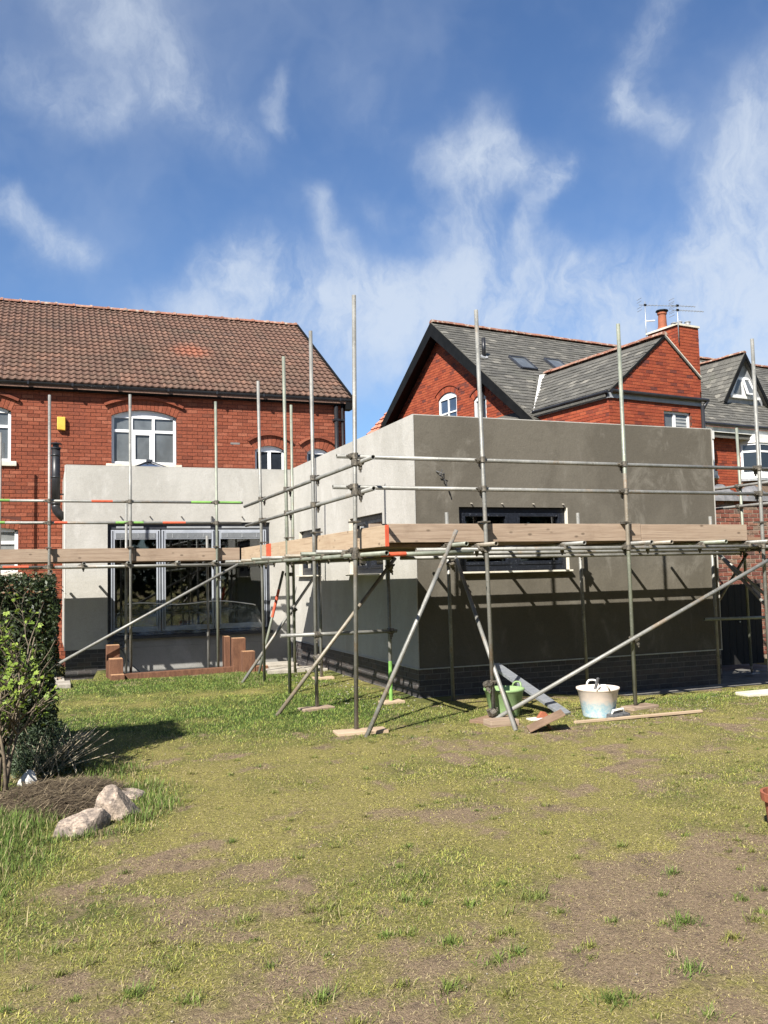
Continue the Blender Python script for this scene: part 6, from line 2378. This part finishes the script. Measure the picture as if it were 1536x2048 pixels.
def build_grass():
    rl = np.random.default_rng(5)
    Vs, Fs, Cs = [], [], []
    nv = 0

    def push(V, F, C):
        nonlocal nv
        Vs.append(V)
        Fs.append(F + nv)
        Cs.append(C)
        nv += len(V)
    # turf
    for ylo, yhi, dens, sc in ((1.6, 4.6, 13500, 1.0), (4.6, 7.0, 9000, 1.15), (7.0, 10.0, 5200, 1.4), (10.0, 16.6, 2900, 1.8)):
        xlo, xhi = -2.2, 9.8
        n = int((xhi - xlo) * (yhi - ylo) * dens)
        x = rl.uniform(xlo, xhi, n)
        y = rl.uniform(ylo, yhi, n)
        k = in_view(x, y) & free_ground(x, y)
        x, y = x[k], y[k]
        bare, lush = lawn(x, y)
        patch = fbm(x * 7, y * 7, 41)
        pr = np.clip(1.42 - 1.45 * bare + (patch - .5) * 1.3, .10, 1)
        k = rl.random(len(x)) < pr
        x, y, bare, lush, patch = x[k], y[k], bare[k], lush[k], patch[k]
        n = len(x)
        L = (rl.uniform(.010, .030, n) + lush * rl.uniform(.004, .032, n)) * (.75 + .5 * patch) * (1 - .3 * bare)
        tilt = np.clip(rl.normal(1.28, .24, n) - lush * .5, .05, 1.58)
        w = rl.uniform(.0009, .0023, n) * sc
        t = np.clip(lush * .85 + rl.normal(.02, .25, n) - bare * .15, 0, 1)[:, None]
        s = (rl.random(n) < (.24 + .5 * bare - .2 * lush))[:, None]
        col = YELL * (1 - t) + GREEN * t
        dd = (rl.random(n) < .25 * lush)[:, None]
        col = np.where(dd, DEEP, col)
        col = np.where(s, STRAW * rl.uniform(.35, 1.0, n)[:, None], col)
        col = col * rl.uniform(.6, 1.3, n)[:, None] * (.62 + .72 * fbm(x * 4.3, y * 4.3, 61))[:, None]
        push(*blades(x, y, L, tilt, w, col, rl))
    # dead thatch lying flat over turf and bare soil alike
    for ylo, yhi, dens, sc in ((1.6, 4.6, 5200, 1.0), (4.6, 7.2, 2600, 1.25), (7.2, 10.2, 1200, 1.6)):
        n = int(12 * (yhi - ylo) * dens)
        x, y = rl.uniform(-2.2, 9.8, n), rl.uniform(ylo, yhi, n)
        k = in_view(x, y) & free_ground(x, y)
        x, y = x[k], y[k]
        bare, lush = lawn(x, y)
        k = rl.random(len(x)) < np.clip(.25 + .6 * fbm(x * 9, y * 9, 91) + .2 * bare - .5 * lush, .05, 1)
        x, y = x[k], y[k]
        n = len(x)
        L = rl.uniform(.006, .024, n) * sc
        w = rl.uniform(.0008, .0022, n) * sc
        t = rl.random(n)[:, None]
        col = np.where(t < .62, STRAW * .95, np.where(t < .90, np.array([.27, .205, .125]), np.array([.08, .058, .038]))) * rl.uniform(.6, 1.25, n)[:, None]
        V_, F_, C_ = blades(x, y, L, np.clip(rl.normal(1.42, .12, n), 1.0, 1.6), w, col, rl, .1)
        V_[:, 2] += .006
        push(V_, F_, C_)
    V, F, C = np.concatenate(Vs), np.concatenate(Fs), np.concatenate(Cs)
    o = np_mesh('lawn_grass', V, F, 'grass_blade', None, col=C, kind='stuff')
    tag(o, 'short patchy yellow green lawn with worn brown places', 'grass')
    # tufts
    Vs, Fs, Cs = [], [], []
    nv = 0
    T = []
    for _ in range(2600):
        x, y = rl.uniform(-1.6, 8.5), rl.uniform(2.4, 10.3)
        if not (in_view(np.array([x]), np.array([y]))[0] and free_ground(np.array([x]), np.array([y]))[0]):
            continue
        b, l = lawn(np.array([x]), np.array([y]))
        p_ = (.42 if y < 4.6 else .16) * (1 - .5 * b[0])
        if rl.random() < p_:
            T.append((x, y, rl.uniform(.45, 1.0) * (1.0 if y < 5 else .8), rl.uniform(.3, 1)))
    for x, y, s, g_ in ((2.86, 3.50, 1.6, 1), (2.38, 4.05, 1.7, .7), (2.55, 3.10, 1.4, 1), (3.1, 3.0, 1.4, 1), (1.05, 3.5, 1.3, .9), (1.55, 3.35, 1.2, .8), (1.85, 3.5, 1.3, .8), (.35, 3.85, 1.3, .9), (.55, 3.7, 1.2, .8), (2.1, 3.0, 1.5, .9), (1.5, 2.95, 1.4, .8), (1.75, 3.75, 1.3, .9)):
        T.append((x, y, s, g_))
    xs, ys, Ls, tl, ws, cs = [], [], [], [], [], []
    for x, y, s, g_ in T:
        n = int(100 * s)
        r = np.abs(rl.normal(0, .030 * s, n))
        a = rl.uniform(0, 6.28, n)
        xs.append(x + r * np.cos(a) * 1.4)
        ys.append(y + r * np.sin(a))
        Ls.append(rl.uniform(.02, .066, n) * s ** .6)
        tl.append(np.clip(rl.normal(.85, .35, n), .05, 1.45))
        ws.append(rl.uniform(.0013, .0026, n))
        c = GREEN * .78 * g_ + YELL * (1 - g_) * .6
        c = np.tile(c, (n, 1)) * rl.uniform(.6, 1.25, n)[:, None]
        c[rl.random(n) < .12] = STRAW * .7
        cs.append(c)
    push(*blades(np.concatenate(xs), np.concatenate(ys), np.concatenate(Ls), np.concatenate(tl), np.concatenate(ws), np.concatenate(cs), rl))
    # long grass round the stones, the bed and the left margin
    x, y = [], []
    for cx, cy, rx, ry, n in ((-.35, 6.3, .35, .8, 2600), (.80, 6.85, .12, .25, 500), (.30, 6.24, .30, .06, 260), (.75, 7.4, .18, .25, 500), (.62, 6.5, .12, .10, 350), (-.2, 6.7, .25, .3, 1600), (.55, 8.2, .25, .35, 900), (3.1, 14.7, .5, .35, 1600), (3.3, 13.9, .5, .5, 1200), (-.5, 5.2, .3, .5, 1500)):
        x.append(rl.normal(cx, rx * .6, n))
        y.append(rl.normal(cy, ry * .6, n))
    x, y = np.concatenate(x), np.concatenate(y)
    k = free_ground(x, y) | (x < 1.0)
    x, y = x[k], y[k]
    n = len(x)
    L = np.where(x < .0, rl.uniform(.04, .125, n), rl.uniform(.03, .095, n))
    c = (GREEN * .72)[None] * rl.uniform(.55, 1.35, n)[:, None]
    m = rl.random(n) < .2
    c[m] = STRAW * rl.uniform(.5, 1, m.sum())[:, None]
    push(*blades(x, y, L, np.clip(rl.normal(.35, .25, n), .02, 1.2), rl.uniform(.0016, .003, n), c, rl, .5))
    V, F, C = np.concatenate(Vs), np.concatenate(Fs), np.concatenate(Cs)
    o = np_mesh('grass_tufts', V, F, 'grass_blade', None, col=C, kind='stuff')
    tag(o, 'longer green grass tufts scattered over the lawn and round the stones', 'grass')
    # chips of stone and mortar by the scaffold feet
    n = 620
    x = np.concatenate([rl.normal(4.1, .35, 200), rl.normal(7.6, .9, 150), rl.normal(5.6, .9, 140), rl.uniform(0, 6, 130)])
    y = np.concatenate([rl.uniform(10, 15, 200), rl.normal(9.0, .35, 150), rl.normal(8.5, .4, 140), rl.uniform(3, 9, 130)])
    s = np.concatenate([rl.uniform(.004, .02, 200), rl.uniform(.003, .012, 290), rl.uniform(.003, .007, 130)])
    k = ~((x > 4.68) & (y > 10.6))
    x, y, s = x[k], y[k], s[k]
    n = len(x)
    oct_ = np.array([(1, 0, 0), (0, 1, 0), (-1, 0, 0), (0, -1, 0), (0, 0, .7), (0, 0, -.7)], float)
    V = np.stack([x, y, gz(x, y) + .006], 1)[:, None, :] + s[:, None, None] * oct_[None] * rl.uniform(.5, 1.2, (n, 6, 1)) * np.array([1.3, 1, .7])
    f = np.array([(0, 1, 4), (1, 2, 4), (2, 3, 4), (3, 0, 4), (1, 0, 5), (2, 1, 5), (3, 2, 5), (0, 3, 5)])
    F = (np.arange(n) * 6)[:, None, None] + f[None]
    o = np_mesh('stone_chips', V.reshape(-1, 3), F.reshape(-1, 3), 'paving', None, kind='stuff')
    tag(o, 'pale chips of stone and mortar scattered in the grass', 'rubble')


build_grass()
